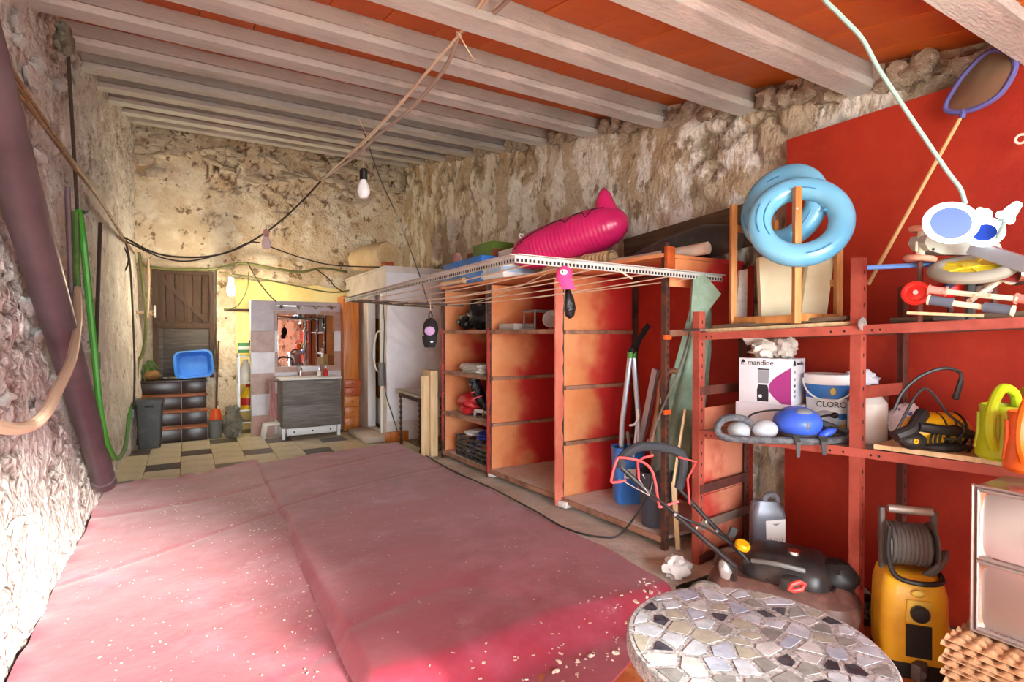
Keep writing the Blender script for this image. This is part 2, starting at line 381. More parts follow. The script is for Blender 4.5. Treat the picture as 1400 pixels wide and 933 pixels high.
b = MB(); b.grid(pl_carpet, 200, 90, (0, 0, -.012))
tag(b.build('carpet', 'carpet_red', smooth=60), 'dusty red carpet over the low platform, running down its front step beside the stone table', 'carpet', 'red carpets')
def lf_carpet(u, v):
    y = .9 + u*(5.38 + .10*math.sin(v*7+1) + .22*v) + .05*noise.noise(V((v*6, u*2, 4)))*u
    x0 = -.655 + .04*noise.noise(V((y*1.3, 2, 2))); x = x0 + v*(.66-x0)
    z = .012 + .085*sstep(u, .0, .9)*(0.4+.6*v) + fold(x, y, 1.2) + .018
    ed = min(v/.05, 1); z += .04*(1-ed)*abs(noise.noise(V((y*3, 0, 7)))) + .05*sstep(u, .97, 1)*max(0, noise.noise(V((v*7, 1, 1))))
    return V((x, y, z))
b = MB(); b.grid(lf_carpet, 180, 50, (0, 0, -.01))
tag(b.build('carpet', 'carpet_red', smooth=60), 'sunlit red carpet strip lying along the rough left wall, below the leaning pipe', 'carpet', 'red carpets')
b = MB(); b.bb((.66, 2.24, -.01), (2.24, 6.4, .095)); struct(b.build('platform', 'cement', smooth=0))
# crumbs of plaster on the carpets
mat('plaster_crumb', C(226, 208, 190), .9, var=((C(200, 170, 150), 30, 3, .4, .6),))
b = MB(); r2 = random.Random(3)
def crumb(x, y, z, s):
    R = rot('Z', r2.uniform(0, 360)) @ rot('X', r2.uniform(-25, 25))
    b.box((x, y, z), (s*r2.uniform(.8, 2), s*r2.uniform(.4, 1), s*.35), R)
for i in range(330):
    y = r2.uniform(2.3, 6.2); x = r2.uniform(.65, 2.2); crumb(x, y, PZ+.006+fold(x, y), r2.uniform(.002, .0065))
for i in range(650):
    y = r2.uniform(1.6, 6.0); x = r2.uniform(-.55, .55) if r2.random() < .6 else r2.gauss(.5, .1)
    if x > .6: continue
    u = (y-.9)/5.5; v = (x+.655)/1.315; crumb(x, y, lf_carpet(u, v).z+.003, r2.uniform(.002, .008))
for i in range(170):
    v = r2.uniform(.02, .97); u = r2.uniform(.004, .06); q = pl_carpet(u, v); crumb(q.x, q.y, q.z+.004, r2.uniform(.004, .013))
o = b.build('plaster_crumbs', 'plaster_crumb', smooth=0); o['kind'] = 'stuff'; o['label'] = 'pale plaster crumbs scattered over the red carpets'; o['category'] = 'crumbs'
for k, (px, py) in enumerate(((965, 838), (950, 828), (930, 836), (842, 884), (868, 868), (902, 862), (908, 874), (808, 888), (790, 896), (765, 896), (820, 862), (760, 908))):
    if px > 880 + 40: px -= 60
    q = pZ(px, py, .05); q.z = .035
    v = (q.x-.585)/1.69; u = max(0, (q.y-1.95)/4.5); q.z = pl_carpet(u, min(1, max(0, v))).z + .006
    c = MB(); c.ell(q, (.017, .012, .008), 8, 5, M=rot('Z', k*50), nz=.9, nsc=2, seed=k)
    tag(c.build('plaster_chip', 'plaster_crumb', smooth=0), 'chip of fallen plaster on the front step of the red carpet', 'plaster chip', 'plaster chips on the carpet step')
# ------------------------------------------------------------------ tiled steps and old door in the far left corner
sx0, sx1 = -.62, .245; SH = .205; SY = (8.82, 9.0, 9.18, 9.36)
b = MB()
for k in range(4): b.bb((sx0, SY[k], SH*k), (sx1, YB-.1, SH*(k+1)-.02))
stair = struct(b.build('stairs_1', 'cement', smooth=0))
for k in range(4):
    for a, c in ((sx0, -.07), (-.066, sx1)):
        q = MB(); q.bb((a, SY[k]-.012, SH*k+.004), (c-.004, SY[k], SH*(k+1)-.03), .002); q.build('tile', 'step_tile', stair)
    q = MB(); q.bb((sx0, SY[k]-.03, SH*(k+1)-.028), (sx1+.01, SY[k]+.18 if k < 3 else YB-.1, SH*(k+1)), .006); q.build('tread', 'step_edge' if k < 3 else 'step_tile', stair)
DY = 9.60
def dp(px, py): return pY(px, py, DY)
d0, d1 = dp(208, 368), dp(293, 517)
xa, xb, zb, zt = d0.x, d1.x, .82, d0.z
door = struct(thing('door_1', 'x', 'x', (xa, DY, zb))); del door['label']; del door['category']
zm = dp(250, 445).z
for k in range(6):
    w_ = (xb-xa-.1)/6
    q = MB(); q.bb((xa+.05+k*w_+.003, DY-.01, zm), (xa+.05+(k+1)*w_-.003, DY+.02, zt-.05), .004); q.build('plank', 'wood_dark', door)
q = MB(); q.bb((xa, DY-.04, zb), (xa+.07, DY+.06, zt)); q.bb((xb-.06, DY-.04, zb), (xb, DY+.06, zt)); q.bb((xa+.07, DY-.04, zt-.06), (xb-.06, DY+.06, zt)); q.build('door_frame', 'wood_dark', door)
q = MB(); q.bb((xa+.06, DY-.035, zm-.05), (xb-.05, DY-.005, zm+.04), .004); q.build('rail', 'wood_dark', door)
q = MB(); q.bar((xa+.12, DY-.022, zt-.14), (xb-.1, DY-.022, zm+.06), .025, .06, up=(1, 0, 1)); q.build('brace', 'wood_dark', door)
q = MB(); q.bb((xa+.12, DY-.015, zb+.03), (xb-.06, DY+.015, zm-.05), .004); q.build('panel', 'wood_grey', door)
q = MB(); q.bb((xa+.07, DY-.03, zb), (xa+.125, DY+.01, zm-.05), .004); q.build('stile', 'wood_grey', door)
mat('white_plastic', C(236, 236, 234), .35)
q = MB(); q.tube(smooth_path([(xa+.03, DY-.06, zm+.28), (xa+.03, DY-.10, zm+.26), (xa+.03, DY-.10, zm+.14), (xa+.03, DY-.06, zm+.12)], 4), .014, 8); q.build('door_handle', 'white_plastic', door)
q = MB(); q.lathe([(0, 0), (.05, .0), (.055, .02), (.03, .04), (0, .045)], (xa+.06, DY-.035, zm+.02), 12, rot('X', 90)); q.build('door_lock', 'wood_dark', door)
# blue basin tipped up against the door
mat('blue_plastic', C(62, 132, 226), .35, var=((C(84, 150, 236), 3, 3, .4, .6),))
def rrect(hw, hh, r, n=5):
    pts = []
    for cx, cy, a0 in ((hw-r, hh-r, 0), (-hw+r, hh-r, 90), (-hw+r, -hh+r, 180), (hw-r, -hh+r, 270)):
        for i in range(n+1): a = math.radians(a0+90*i/n); pts.append((cx+r*math.cos(a), cy+r*math.sin(a)))
    return pts
def loft(b, rings, cap0=True, cap1=True):
    n = len(rings[0]); base = len(b.v)
    for r in rings: b.v += [V(p) for p in r]
    for i in range(len(rings)-1):
        for j in range(n): b.f.append((base+i*n+j, base+i*n+(j+1) % n, base+(i+1)*n+(j+1) % n, base+(i+1)*n+j))
    if cap0: b.f.append(tuple(base+j for j in reversed(range(n))))
    if cap1: b.f.append(tuple(base+(len(rings)-1)*n+j for j in range(n)))
    return b
def basin(o, R, m, hw=.235, hh=.19, dep=.15, name='basin'):
    b = MB(); rr = []
    for s, z in ((.80, 0), (.86, .02), (1.0, dep), (1.08, dep+.004), (1.08, dep-.012), (1.05, dep-.012), (1.05, dep-.004), (.97, dep-.004), (.83, .03), (.77, .012)):
        rr.append([V(o) + R @ V((x, y, z)) for x, y in rrect(hw*s, hh*s, .09*s)])
    loft(b, rr); return b.build(name, m)
p = pY(265, 501, 9.36)
tag(basin(V((p.x, 9.47, .82+.196)), rot('X', 78) @ rot('Z', 4), 'blue_plastic'), 'blue plastic wash basin tipped up against the old door', 'basin')
# charcoal waste bin
mat('charcoal_plastic', C(62, 62, 62), .45, var=((C(84, 82, 80), 8, 4, .5, .7),))
p = pZ(203, 606, 0); bc = V((-.425, 8.60, 0))
bn = thing('waste_bin', 'charcoal plastic waste bin standing in front of the tiled steps', 'bin', bc)
q = MB(); loft(q, [[bc+V((x, y, z)) for x, y in rrect(.15*s, .13*s, .03*s)] for s, z in ((.8, 0), (1.0, .56), (1.0, .6))]); q.build('bin_body', 'charcoal_plastic', bn)
q = MB(); loft(q, [[bc+V((x, y, z)) for x, y in rrect(.165*s, .145*s, .035*s)] for s, z in ((1, .585), (1, .61), (.94, .64), (.6, .65))]); q.build('lid', 'charcoal_plastic', bn)
mat('black_matte', C(26, 25, 26), .6)
q = MB(); q.bb(bc+V((-.05, -.146, .54)), bc+V((.05, -.128, .565)), .006); q.build('handle_slot', 'black_matte', bn)
# gourd and the leafy pot on the top step
mat('gourd_brown', C(150, 110, 66), .6, var=((C(112, 78, 44), 6, 5, .45, .65),))
mat('leaf_green', C(86, 120, 48), .6, var=((C(60, 92, 34), 6, 4, .4, .6),))
p = pY(204, 508, 9.45); p = V((max(p.x, -.44), 9.47, .82))
gd = thing('gourd', 'brown round gourd lying on the top step beside the old door', 'gourd', p)
q = MB(); q.ell(p+V((0, 0, .075)), (.115, .10, .078), 18, 12, nz=.12); q.build('gourd_body', 'gourd_brown', gd)
q = MB(); q.tube([p+V((-.09, 0, .1)), p+V((-.13, 0, .13)), p+V((-.15, 0, .17))], [.02, .015, .012], 7); q.build('stem', 'leaf_green', gd)
p2 = V((-.52, 9.42, .82))
pt = thing('garden_plant', 'small green leafy plant by the left wall at the top of the steps', 'plant', p2)
q = MB(); q.tube(smooth_path([p2, p2+V((.0, 0, .14)), p2+V((.05, -.02, .3))]), .012, 6); q.build('stem', 'leaf_green', pt)
for k in range(7):
    a = k*.9; d = V((math.cos(a)*.7+.35, -.3*abs(math.sin(a)), math.sin(a)*.5+.1)); base = p2+V((.02, 0, .1+.03*k)); L_ = .2
    q = MB(); n_ = V((0, -1, .3)).cross(d).normalized()
    q.add([base, base+d*L_*.4+n_*.03, base+d*L_*.45-n_*.03, base+d*L_+V((0, 0, -.05)), base+d*L_*.45+V((0, -.008, .015))], [(0, 1, 4), (0, 4, 2), (1, 3, 4), (4, 3, 2)]); q.build('leaf', 'leaf_green', pt)
# ------------------------------------------------------------------ corner beside the steps: broom, bucket, bag, small rack
mat('broom_wood', C(92, 66, 44), .6)
mat('grey_plastic', C(118, 116, 112), .5)
mat('orange_plastic', C(234, 92, 30), .4)
a = pZ(292, 588, 0)
a = V((.36, 9.25, 0)); h = pY(299, 466, 9.45)
br = thing('broom', 'broom with a brown stick leaning in the corner beside the steps', 'broom', a)
q = MB(); q.cyl(a+V((0, 0, .12)), h, .013, .012, 8); q.build('stick', 'broom_wood', br)
q = MB(); q.bar(a+V((-.1, 0, .12)), a+V((.1, 0, .12)), .05, .04); q.build('brush_head', 'wood_dark', br)
q = MB()
for i in range(14): q.cyl(a+V((-.09+.014*i, 0, .10)), a+V((-.1+.0155*i, .0, 0.0)), .008, .006, 5)
q.build('bristles', 'charcoal_plastic', br)
a = V((.345, 8.93, 0))
bk = thing('bucket', 'small grey bucket standing between the steps and the grey sack', 'bucket', a)
q = MB(); q.lathe([(.08, 0), (.105, .24), (.11, .245), (.11, .255), (.10, .255), (.078, .02), (0, .02)], a, 18); q.build('bucket_body', 'grey_plastic', bk)
q = MB(); q.tube([a+V((.106*math.cos(t), -.02-.03*math.sin(t), .245-.05*math.sin(t))) for t in [PI*i/10 for i in range(11)]], .004, 6); q.build('handle', 'grey_plastic', bk)
dp_ = V((.35, 8.93, .255))
q = MB(); q.grid(lambda u, v: dp_+V(((u-.5)*.17*(1-.35*v), -.02+.03*math.cos((u-.5)*3), v*.16)), 8, 4, (0, .012, 0))
tag(q.build('dustpan', 'orange_plastic'), 'orange dustpan standing in the grey bucket', 'dustpan')
mat('sack_grey', C(126, 122, 108), .5, var=((C(96, 92, 80), 9, 6, .42, .62), (C(160, 158, 148), 14, 6, .55, .7)), bump=(18, .6, .03))
q = MB(); q.ell((.555, 8.84, .19), (.13, .12, .20), 22, 16, nz=.35, nsc=2.6, seed=4); q.ell((.56, 8.84, .37), (.10, .08, .09), 14, 10, nz=.5, nsc=3, seed=8)
for v in q.v: v.z = max(v.z, 0)
tag(q.build('rubbish_sack', 'sack_grey', smooth=50), 'crumpled grey plastic sack slumped on the floor beside the steps', 'sack')
RY0, RY1, RX0, RX1 = 9.02, 9.32, .66, 1.14
mat('grey_metal', C(186, 184, 180), .4, .5)
rk = thing('metal_shelf_rack', 'small grey metal rack of cleaning bottles beside the chequered tile wall', 'rack', (RX0, RY0, 0))
for x in (RX0, RX1):
    for y in (RY0, RY1): q = MB(); q.bar((x, y, 0), (x, y, 1.20), .022, .022); q.build('post', 'grey_metal', rk)
for z in (.18, .36, .77, 1.17): q = MB(); q.bb((RX0-.01, RY0-.01, z-.022), (RX1+.01, RY1+.01, z), .003); q.build('shelf', 'grey_metal', rk)
mat('box_green', C(70, 140, 84), .5); mat('label_white', C(240, 240, 236), .5); mat('jug_white', C(232, 230, 222), .35, var=((C(214, 210, 196), 5, 5, .5, .7),))
mat('bottle_yellow', C(240, 196, 20), .35); mat('label_red', C(204, 40, 36), .5); mat('pink_plastic', C(224, 92, 110), .4)
def carton(name, label, cat, lo, hi, m, bands=(), group=None):
    lo, hi = V(lo), V(hi); t = thing(name, label, cat, ((lo.x+hi.x)/2, (lo.y+hi.y)/2, lo.z), group)
    q = MB(); q.bb(lo, hi, .003); q.build('carton_body', m, t)
    for (z0, z1, mm) in bands:
        q = MB(); q.bb((lo.x-.001, lo.y-.0015, lo.z+(hi.z-lo.z)*z0), (hi.x+.001, lo.y+.002, lo.z+(hi.z-lo.z)*z1)); q.build('printed_band', mm, t)
    return t
carton('soap_carton', 'green and white carton on the top of the small metal rack', 'carton', (.66, 9.04, 1.17), (.80, 9.2, 1.36), 'box_green', ((.45, .75, 'label_white'), (.1, .2, 'bottle_yellow')))
def bottle(name, label, cat, o, prof, m, cap=None, band=None, sx=1, sy=1, group=None, n=18):
    t = thing(name, label, cat, o, group)
    q = MB(); q.lathe(prof, o, n, sx=sx, sy=sy); q.build('bottle_body', m, t)
    if cap: q = MB(); q.lathe(cap[0], o, 12); q.build('cap', cap[1], t)
    if band:
        z0, z1, r, mm = band; q = MB(); q.lathe([(r, z0), (r, z1)], o, n, sx=sx, sy=sy); q.f = q.f[:n]; q.build('label_band', mm, t)
    return t
sp = bottle('spray_bottle', 'pink spray bottle with a black trigger on the small metal rack', 'bottle', (.855, 9.1, 1.17), [(.038, 0), (.04, .09), (.02, .15), (.014, .17)], 'pink_plastic')
q = MB(); q.cyl((.855, 9.1, 1.33), (.855, 9.1, 1.37), .016); q.bb((.80, 9.085, 1.365), (.88, 9.115, 1.395), .006); q.bar((.81, 9.1, 1.365), (.82, 9.1, 1.31), .012, .012); q.build('trigger', 'black_matte', sp)
bottle('bleach_jug', 'white plastic jug on the middle shelf of the small metal rack', 'jug', (.76, 9.14, .77), [(.0, 0), (.085, .0), (.09, .03), (.09, .2), (.05, .26), (.028, .29), (.028, .31)], 'jug_white', ([(.032, .3), (.032, .335), (0, .336)], 'white_plastic'), sx=1.0, sy=.8)
bottle('detergent_bottle', 'yellow detergent bottle with a red label on the lower shelf of the small rack', 'bottle', (.79, 9.14, .36), [(.0, 0), (.09, .0), (.095, .04), (.092, .2), (.06, .29), (.03, .33), (.03, .345)], 'bottle_yellow', ([(.034, .335), (.03, .375), (0, .376)], 'label_red'), (.06, .17, .0965, 'label_red'), sy=.75)
# wooden rail on the yellow wall
q = MB(); q.bb((.50, YB-.20, 1.855), (1.3, YB-.10, 1.885), .004); rs = tag(q.build('wall_rail', 'wood_dark'), 'thin wooden rail on the yellow wall below the lit bulb', 'rail')
# ------------------------------------------------------------------ washroom corner: chequered tile wall, mirror, vanity
TY = 8.72; tx0 = pY(343, 500, TY).x; tw = .318; tzt = 1.98
b = MB(); b.bb((tx0, TY, 0), (tx0+4*tw-.002, TY+.10, tzt)); wt = struct(b.build('wall_washroom', 'plaster_white', smooth=0))
mat('tile_brown', C(178, 138, 122), .3, var=((C(160, 116, 100), 5, 5, .42, .62),)); mat('tile_white', C(222, 216, 220), .25, var=((C(204, 198, 204), 4, 6, .42, .65),)); mat('tile_lilac', C(186, 170, 176), .3, var=((C(170, 154, 160), 4, 6, .42, .65),))
rows = [(1.84, 1.98)] + [(1.84-.307*(k+1), 1.84-.307*k) for k in range(6)]
for r, (z0, z1) in enumerate(rows):
    for c in range(4):
        m = 'tile_lilac' if r == 0 else ('tile_brown' if (r+c) % 2 == 0 else ('tile_lilac' if r == 1 else 'tile_white'))
        q = MB(); q.bb((tx0+c*tw+.002, TY-.01, max(z0, 0)+.002), (tx0+(c+1)*tw-.002, TY, z1-.002), .0015); q.build('tile', m, wt, smooth=0)
m0, m1 = pY(379, 429, TY-.03), pY(457, 500, TY-.03)
mat('mirror_glass', C(235, 238, 240), .015, 1.0); mat('chrome', C(210, 210, 212), .15, 1.0)
mi = thing('mirror', 'rectangular mirror on the chequered tile wall reflecting shelves and clothes lines', 'mirror', (m0.x, TY-.012, m1.z))
q = MB(); q.bb((m0.x, TY-.03, m1.z), (m1.x, TY-.012, m0.z), .003); q.build('mirror_back', 'chrome', mi)
q = MB(); q.bb((m0.x+.012, TY-.033, m1.z+.012), (m1.x-.012, TY-.030, m0.z-.012)); q.build('mirror_pane', 'mirror_glass', mi, smooth=0)
lb = thing('mirror_light_bar', 'chrome spotlight bar fixed to the tile wall above the mirror', 'wall lamp', ((m0.x+m1.x)/2, TY-.02, m0.z+.10))
zz = m0.z+.12
q = MB(); q.bb((m0.x-.02, TY-.03, zz-.012), (m1.x+.04, TY-.010, zz+.012), .004); q.build('bar', 'chrome', lb)
for k in range(4):
    x = m0.x+.05+k*(m1.x-m0.x-.1)/3; q = MB(); q.lathe([(.012, 0), (.018, .03), (.03, .07), (.028, .07), (0, .05)], (x, TY-.03, zz), 12, rot('X', 105)); q.build('spot_head', 'chrome', lb)
va = pY(386, 517, 8.2); vb = pY(466, 585, 8.2)
mat('vanity_wood', C(118, 110, 104), .5, stretch=(.6, 4, 9), var=((C(92, 86, 82), 5, 7, .42, .6), (C(146, 138, 130), 4, 6, .55, .7)))
vn = thing('vanity_unit', 'grey wood vanity unit with a white top in front of the chequered tile wall', 'vanity', ((va.x+vb.x)/2, 8.4, 0))
q = MB(); q.bb((va.x, 8.22, .16), (vb.x, TY-.012, .84), .003); q.build('cabinet_body', 'vanity_wood', vn)
for z0, z1 in ((.17, .48), (.487, .83)): q = MB(); q.bb((va.x+.003, 8.2, z0), (vb.x-.003, 8.22, z1), .003); q.build('drawer_front', 'vanity_wood', vn)
q = MB(); q.bb((va.x-.03, 8.17, .84), (vb.x+.012, TY-.012, .865), .006); q.build('worktop', 'white_plastic', vn)
for x in (va.x+.02, vb.x-.02):
    for y in (8.26, 8.64): q = MB(); q.bar((x, y, 0), (x, y, .16), .04, .04); q.build('leg', 'white_plastic', vn)
q = MB(); q.bb((va.x+.06, 8.24, .05), (vb.x-.05, 8.255, .15), .003); q.build('kick_board', 'white_plastic', vn)
for k in range(3): q = MB(); q.cyl((va.x+.16+k*.25, 8.238, .10), (va.x+.16+k*.25, 8.242, .10), .012, n=10); q.build('hole', 'black_matte', vn)
fx = (va.x+vb.x)/2-.1
q = MB(); q.cyl((fx, 8.55, .865), (fx, 8.55, .96), .018); q.tube(smooth_path([(fx, 8.55, .95), (fx, 8.49, .99), (fx, 8.42, .955)], 4), .011, 8); q.cyl((fx, 8.55, .96), (fx+.02, 8.56, 1.03), .006)
tag(q.build('tap', 'chrome'), 'chrome tap on the white vanity top below the mirror', 'tap')
bottle('soap_bottle', 'small red soap bottle on the right of the vanity top', 'bottle', (vb.x-.16, 8.45, .865), [(.0, 0), (.035, .0), (.035, .08), (.012, .10), (.012, .12)], 'label_red', ([(.014, .115), (.014, .15), (0, .151)], 'label_white'))
bottle('soap_bottle', 'small clear bottle beside the red soap bottle on the vanity top', 'bottle', (vb.x-.25, 8.47, .865), [(.0, 0), (.03, .0), (.03, .07), (.012, .09), (.012, .1)], 'label_white', ([(.014, .095), (.014, .12), (0, .121)], 'chrome'))
mat('towel_pink', C(196, 140, 138), .9, sheen=.4, var=((C(176, 118, 118), 7, 5, .42, .62),), bump=(90, .3))
tx, ty = va.x-.075, 8.30
q = MB(); q.cyl((tx-.04, ty-.01, .83), (va.x-.005, ty+.03, .83), .009, n=8); tb = q
tw_ = thing('hand_towel', 'dusty pink towel hanging from a hook on the side of the vanity', 'towel', (tx, ty, .3)); tb.build('hook', 'chrome', tw_)
q = MB(); q.grid(lambda u, v: V((tx-.035-.05*(1-u)*math.sin(v*3)+ .10*(v-.5)*(.55+.7*u), ty-.022+.018*math.sin(v*14+u*3), .845-.50*u-.10*abs(v-.3)*u)), 20, 20, (0, .012, 0)); q.build('cloth', 'towel_pink', tw_)
p = pZ(374, 600, 0); sp_ = V((p.x, p.y+.1, 0))
so = thing('step_stool', 'small white plastic stool on the floor left of the vanity', 'stool', sp_)
q = MB(); loft(q, [[sp_+V((x, y, z)) for x, y in rrect(.115*s, .10*s, .03)] for s, z in ((1.0, .185), (1.04, .195), (1.0, .21))]); q.build('seat', 'white_plastic', so)
for a in (-1, 1):
    for c in (-1, 1): q = MB(); q.bar(sp_+V((a*.125, c*.105, 0)), sp_+V((a*.10, c*.085, .19)), .03, .045, bev=.004); q.build('leg', 'white_plastic', so)
# orange tall cabinet
mat('orange_wood', C(206, 124, 52), .4, stretch=(6, 6, .6), var=((C(186, 100, 36), 4, 6, .42, .62),)); mat('orange_wood_dark', C(190, 88, 40), .4, stretch=(.6, 6, 6), var=((C(168, 72, 30), 4, 6, .42, .62),))
c0, c1 = tx0+4*tw+.004, 2.31
cb = thing('tall_cabinet', 'tall orange-brown wooden cabinet with small drawers beside the tile wall', 'cabinet', ((c0+c1)/2, 8.7, 0))
q = MB(); q.bb((c0, 8.55, 0), (c1, 8.92, 2.08), .004); q.build('cabinet_body', 'orange_wood', cb)
q = MB(); q.bb((c0+.02, 8.53, .80), (c1-.02, 8.55, 2.05), .004); q.build('door', 'orange_wood', cb)
for z0, z1, m in ((.54, .66, 'orange_wood_dark'), (.665, .79, 'orange_wood_dark'), (.37, .53, 'orange_wood'), (.20, .36, 'orange_wood'), (.03, .19, 'orange_wood')):
    pr = .05 if m == 'orange_wood_dark' else .02
    q = MB(); q.bb((c0+.01, 8.55-pr, z0), (c1-(-.012 if pr > .03 else .015), 8.55, z1), .005); dr = q.build('drawer', m, cb)
    q = MB(); q.ell(((c0+c1)/2, 8.545-pr, (z0+z1)/2), (.013, .013, .013), 10, 8); q.build('knob', 'chrome', dr)
# ------------------------------------------------------------------ the cubicle in the back right corner
CX, CY, CZ = 2.36, 7.37, 2.40
mat('cubicle_white', C(228, 220, 214), .75, var=((C(208, 196, 188), 2.5, 6, .45, .65),), bump=(10, .15))
b = MB()
b.bb((CX, CY, 0), (XR-.02, CY+.08, CZ))                              # front
b.bb((CX, CY+.08, 0), (CX+.08, CY+.16, CZ)); b.bb((CX, 8.20, 0), (CX+.08, YB-.2, CZ)); b.bb((CX, CY+.16, 2.13), (CX+.08, 8.20, CZ)); b.bb((CX+.0, CY+.16, 0), (CX+.08, 8.20, .10))
b.bb((CX-.02, CY-.02, CZ), (XR-.02, YB-.2, CZ+.03))
struct(b.build('wall_cubicle', 'cubicle_white', smooth=0))
d2 = struct(thing('door_2', 'x', 'x', (CX, 7.9, .1))); del d2['label']; del d2['category']
q = MB()
for y in (CY+.16, 8.16): q.bb((CX-.025, y, .10), (CX+.09, y+.05, 2.13), .004)
q.bb((CX-.025, CY+.16, 2.08), (CX+.09, 8.21, 2.13), .004); q.build('door_frame', 'white_paint', d2)
q = MB(); q.bb((CX+.14, CY+.12, .12), (CX+.17, 8.45, 2.1)); dl = q.build('door_leaf', 'white_paint', d2)
mat('brown_glass', C(150, 104, 46), .25, var=((C(120, 80, 34), 3, 5, .4, .6),))
for z0, z1 in ((.52, 1.02), (1.05, 1.72)): q = MB(); q.bb((CX+.128, CY+.2, z0), (CX+.14, 8.4, z1), .003); q.build('panel', 'brown_glass', dl)
q = MB(); q.bb((CX-.30, CY-.02, 0), (CX, 8.25, .085), .02); struct(q.build('trim_3', 'cement'))
q = MB(); q.bb((CX-.03, CY-.06, 0), (CX+.30, CY-.02, .14), .004); struct(q.build('trim_4', 'orange_wood'))
# intercom / cable loop and pipe by the cubicle door
yy = CY+.10
wc = thing('wall_phone', 'white wall phone with a looped white cable beside the cubicle door', 'phone', (CX-.03, yy, .9))
q = MB(); q.bb((CX-.05, yy-.03, 1.53), (CX, yy+.04, 1.70), .008); q.build('handset', 'white_plastic', wc)
q = MB(); q.tube(smooth_path([(CX-.03, yy, 1.53), (CX-.05, yy+.16, 1.5), (CX-.06, yy+.28, 1.25), (CX-.06, yy+.2, 1.02), (CX-.05, yy+.05, .98), (CX-.04, yy, 1.2), (CX-.03, yy, 1.4)], 6), .012, 7); q.build('cable', 'white_plastic', wc)
q = MB(); q.bb((CX-.10, CY-.04, .78), (CX-.02, CY+.06, 1.10), .02); hb = tag(q.build('heater_box', 'grey_plastic'), 'small grey box fixed to the cubicle corner below the cable loop', 'box')
q = MB(); q.tube(smooth_path([(CX-.05, CY-.03, 1.92), (CX-.04, CY-.05, 1.6), (CX-.05, CY-.05, 1.1), (CX-.03, CY-.06, .7), (CX+.05, CY-.09, .4), (CX+.12, CY-.12, .15)], 6), .007, 6)
tag(q.build('power_cable', 'charcoal_plastic'), 'dark cable running down the corner of the white cubicle to the floor', 'cable')
# white sheet over the front of the cubicle
mat('white_sheet', C(246, 244, 246), .45, var=((C(234, 232, 236), 2.2, 5, .42, .65),), bump=(5, .1, .05))
def sheet(u, v):
    x = CX-.005 + u*1.0; z = 2.34 - v*2.05
    dr = .03 + .03*noise.fractal(V((x*1.2+z*.8, z*.9, 2)), 1, 2, 2)
    for a, b_, c_, w_ in ((2.05, -.25, -.18, .035), (1.92, -.10, -.42, .045), (1.72, -.55, -.2, .03), (1.45, .25, -.3, .05), (1.10, -.45, .0, .04), (.8, .3, -.15, .05), (.55, -.2, .0, .035)):
        e_ = (z-(a+b_*u+c_*math.sin(u*PI)))/w_; dr += w_*.75*math.exp(-abs(e_)*(1.0 if e_ > 0 else .45))
    return V((x, CY-.004-max(.008, dr), z))
b = MB(); b.grid(sheet, 46, 70, (0, .004, 0))
tag(b.build('plastic_sheet', 'white_sheet', smooth=70), 'white plastic sheet draped over the front of the cubicle', 'sheet')
# cream roll on the cubicle roof
mat('cream_foam', C(226, 200, 158), .7, var=((C(204, 170, 122), 2, 5, .42, .65),), bump=(7, .25, .03))
a, c = pY(497, 352, 8.35), pY(529, 345, 7.75)
a.z = CZ+.03+.20; c.z = a.z
rl = thing('foam_roll', 'cream rolled foam mattress lying on the cubicle roof', 'mattress', (a.x, a.y, CZ+.03))
q = MB(); q.tube([a+(a-c)*.30, a, a.lerp(c, .5), c, c+(c-a)*.06], [.15, .19, .2, .2, .185], 24); q.build('roll', 'cream_foam', rl)
n_ = (c-a).normalized(); s_ = n_.cross(V((0, 0, 1))).normalized(); e = c+(c-a)*.062
q = MB(); q.tube([e + s_*(.17*(1-t/30.)*math.cos(t*.62)) + V((0, 0, .17*(1-t/30.)*math.sin(t*.62))) for t in range(27)], .008, 5); q.build('spiral_edge', 'cream_foam', rl)
q = MB(); q.bb((2.39, 7.50, CZ+.03), (2.52, 7.66, CZ+.10), .004); tag(q.build('terracotta_box', 'orange_wood_dark'), 'brown box on the cubicle roof in front of the foam roll', 'box')
for k, (x, y) in enumerate(((2.37, 8.20), (2.40, 8.10))):
    bottle('glass_bottle', ('left', 'right')[k]+' one of two small bottles on the cubicle roof edge above the door', 'bottle', (x, y, CZ+.03), [(0, 0), (.03, 0), (.032, .1), (.012, .15), (.012, .19)], 'grey_plastic', group='bottles on the cubicle roof')
# small table with twisted legs
mat('dark_turned', C(58, 38, 30), .4, var=((C(84, 56, 42), 7, 4, .45, .65),)); mat('table_top', C(196, 190, 184), .45, var=((C(170, 162, 154), 4, 5, .45, .65),))
tz = .76; t0 = pZ(541, 532, tz); t1 = pZ(592, 548, tz)
sd_ = V((t1.x-t0.x, t1.y-t0.y, 0)).normalized(); bk_ = V((-sd_.y, sd_.x, 0)); bk_ = bk_ if bk_.x > 0 else -bk_
tb = thing('side_table', 'small table with dark twisted legs beside the white plastic sheet', 'table', (t0+t1)/2 - V((0, 0, tz)))
b = MB(); b.prism([t0, t0+sd_*.95, t0+sd_*.95+bk_*.36, t0+bk_*.36], (0, 0, -.03)); b.build('table_top', 'table_top', tb)
for i, (e, f) in enumerate(((.07, .05), (.88, .05), (.07, .31), (.88, .31))):
    o_ = t0+sd_*e+bk_*f; o_.z = 0; pr = []
    for k in range(61):
        z = .73*k/60; pr.append((.016+.006*math.sin(k*1.05) if 8 < k < 54 else .022, z))
    q = MB(); q.lathe(pr, o_, 10); q.build('leg', 'dark_turned', tb)
q = MB(); q.prism([t0+sd_*.05+bk_*.03, t0+sd_*.9+bk_*.03, t0+sd_*.9+bk_*.05, t0+sd_*.05+bk_*.05], (0, 0, -.09)); q.build('apron', 'dark_turned', tb)
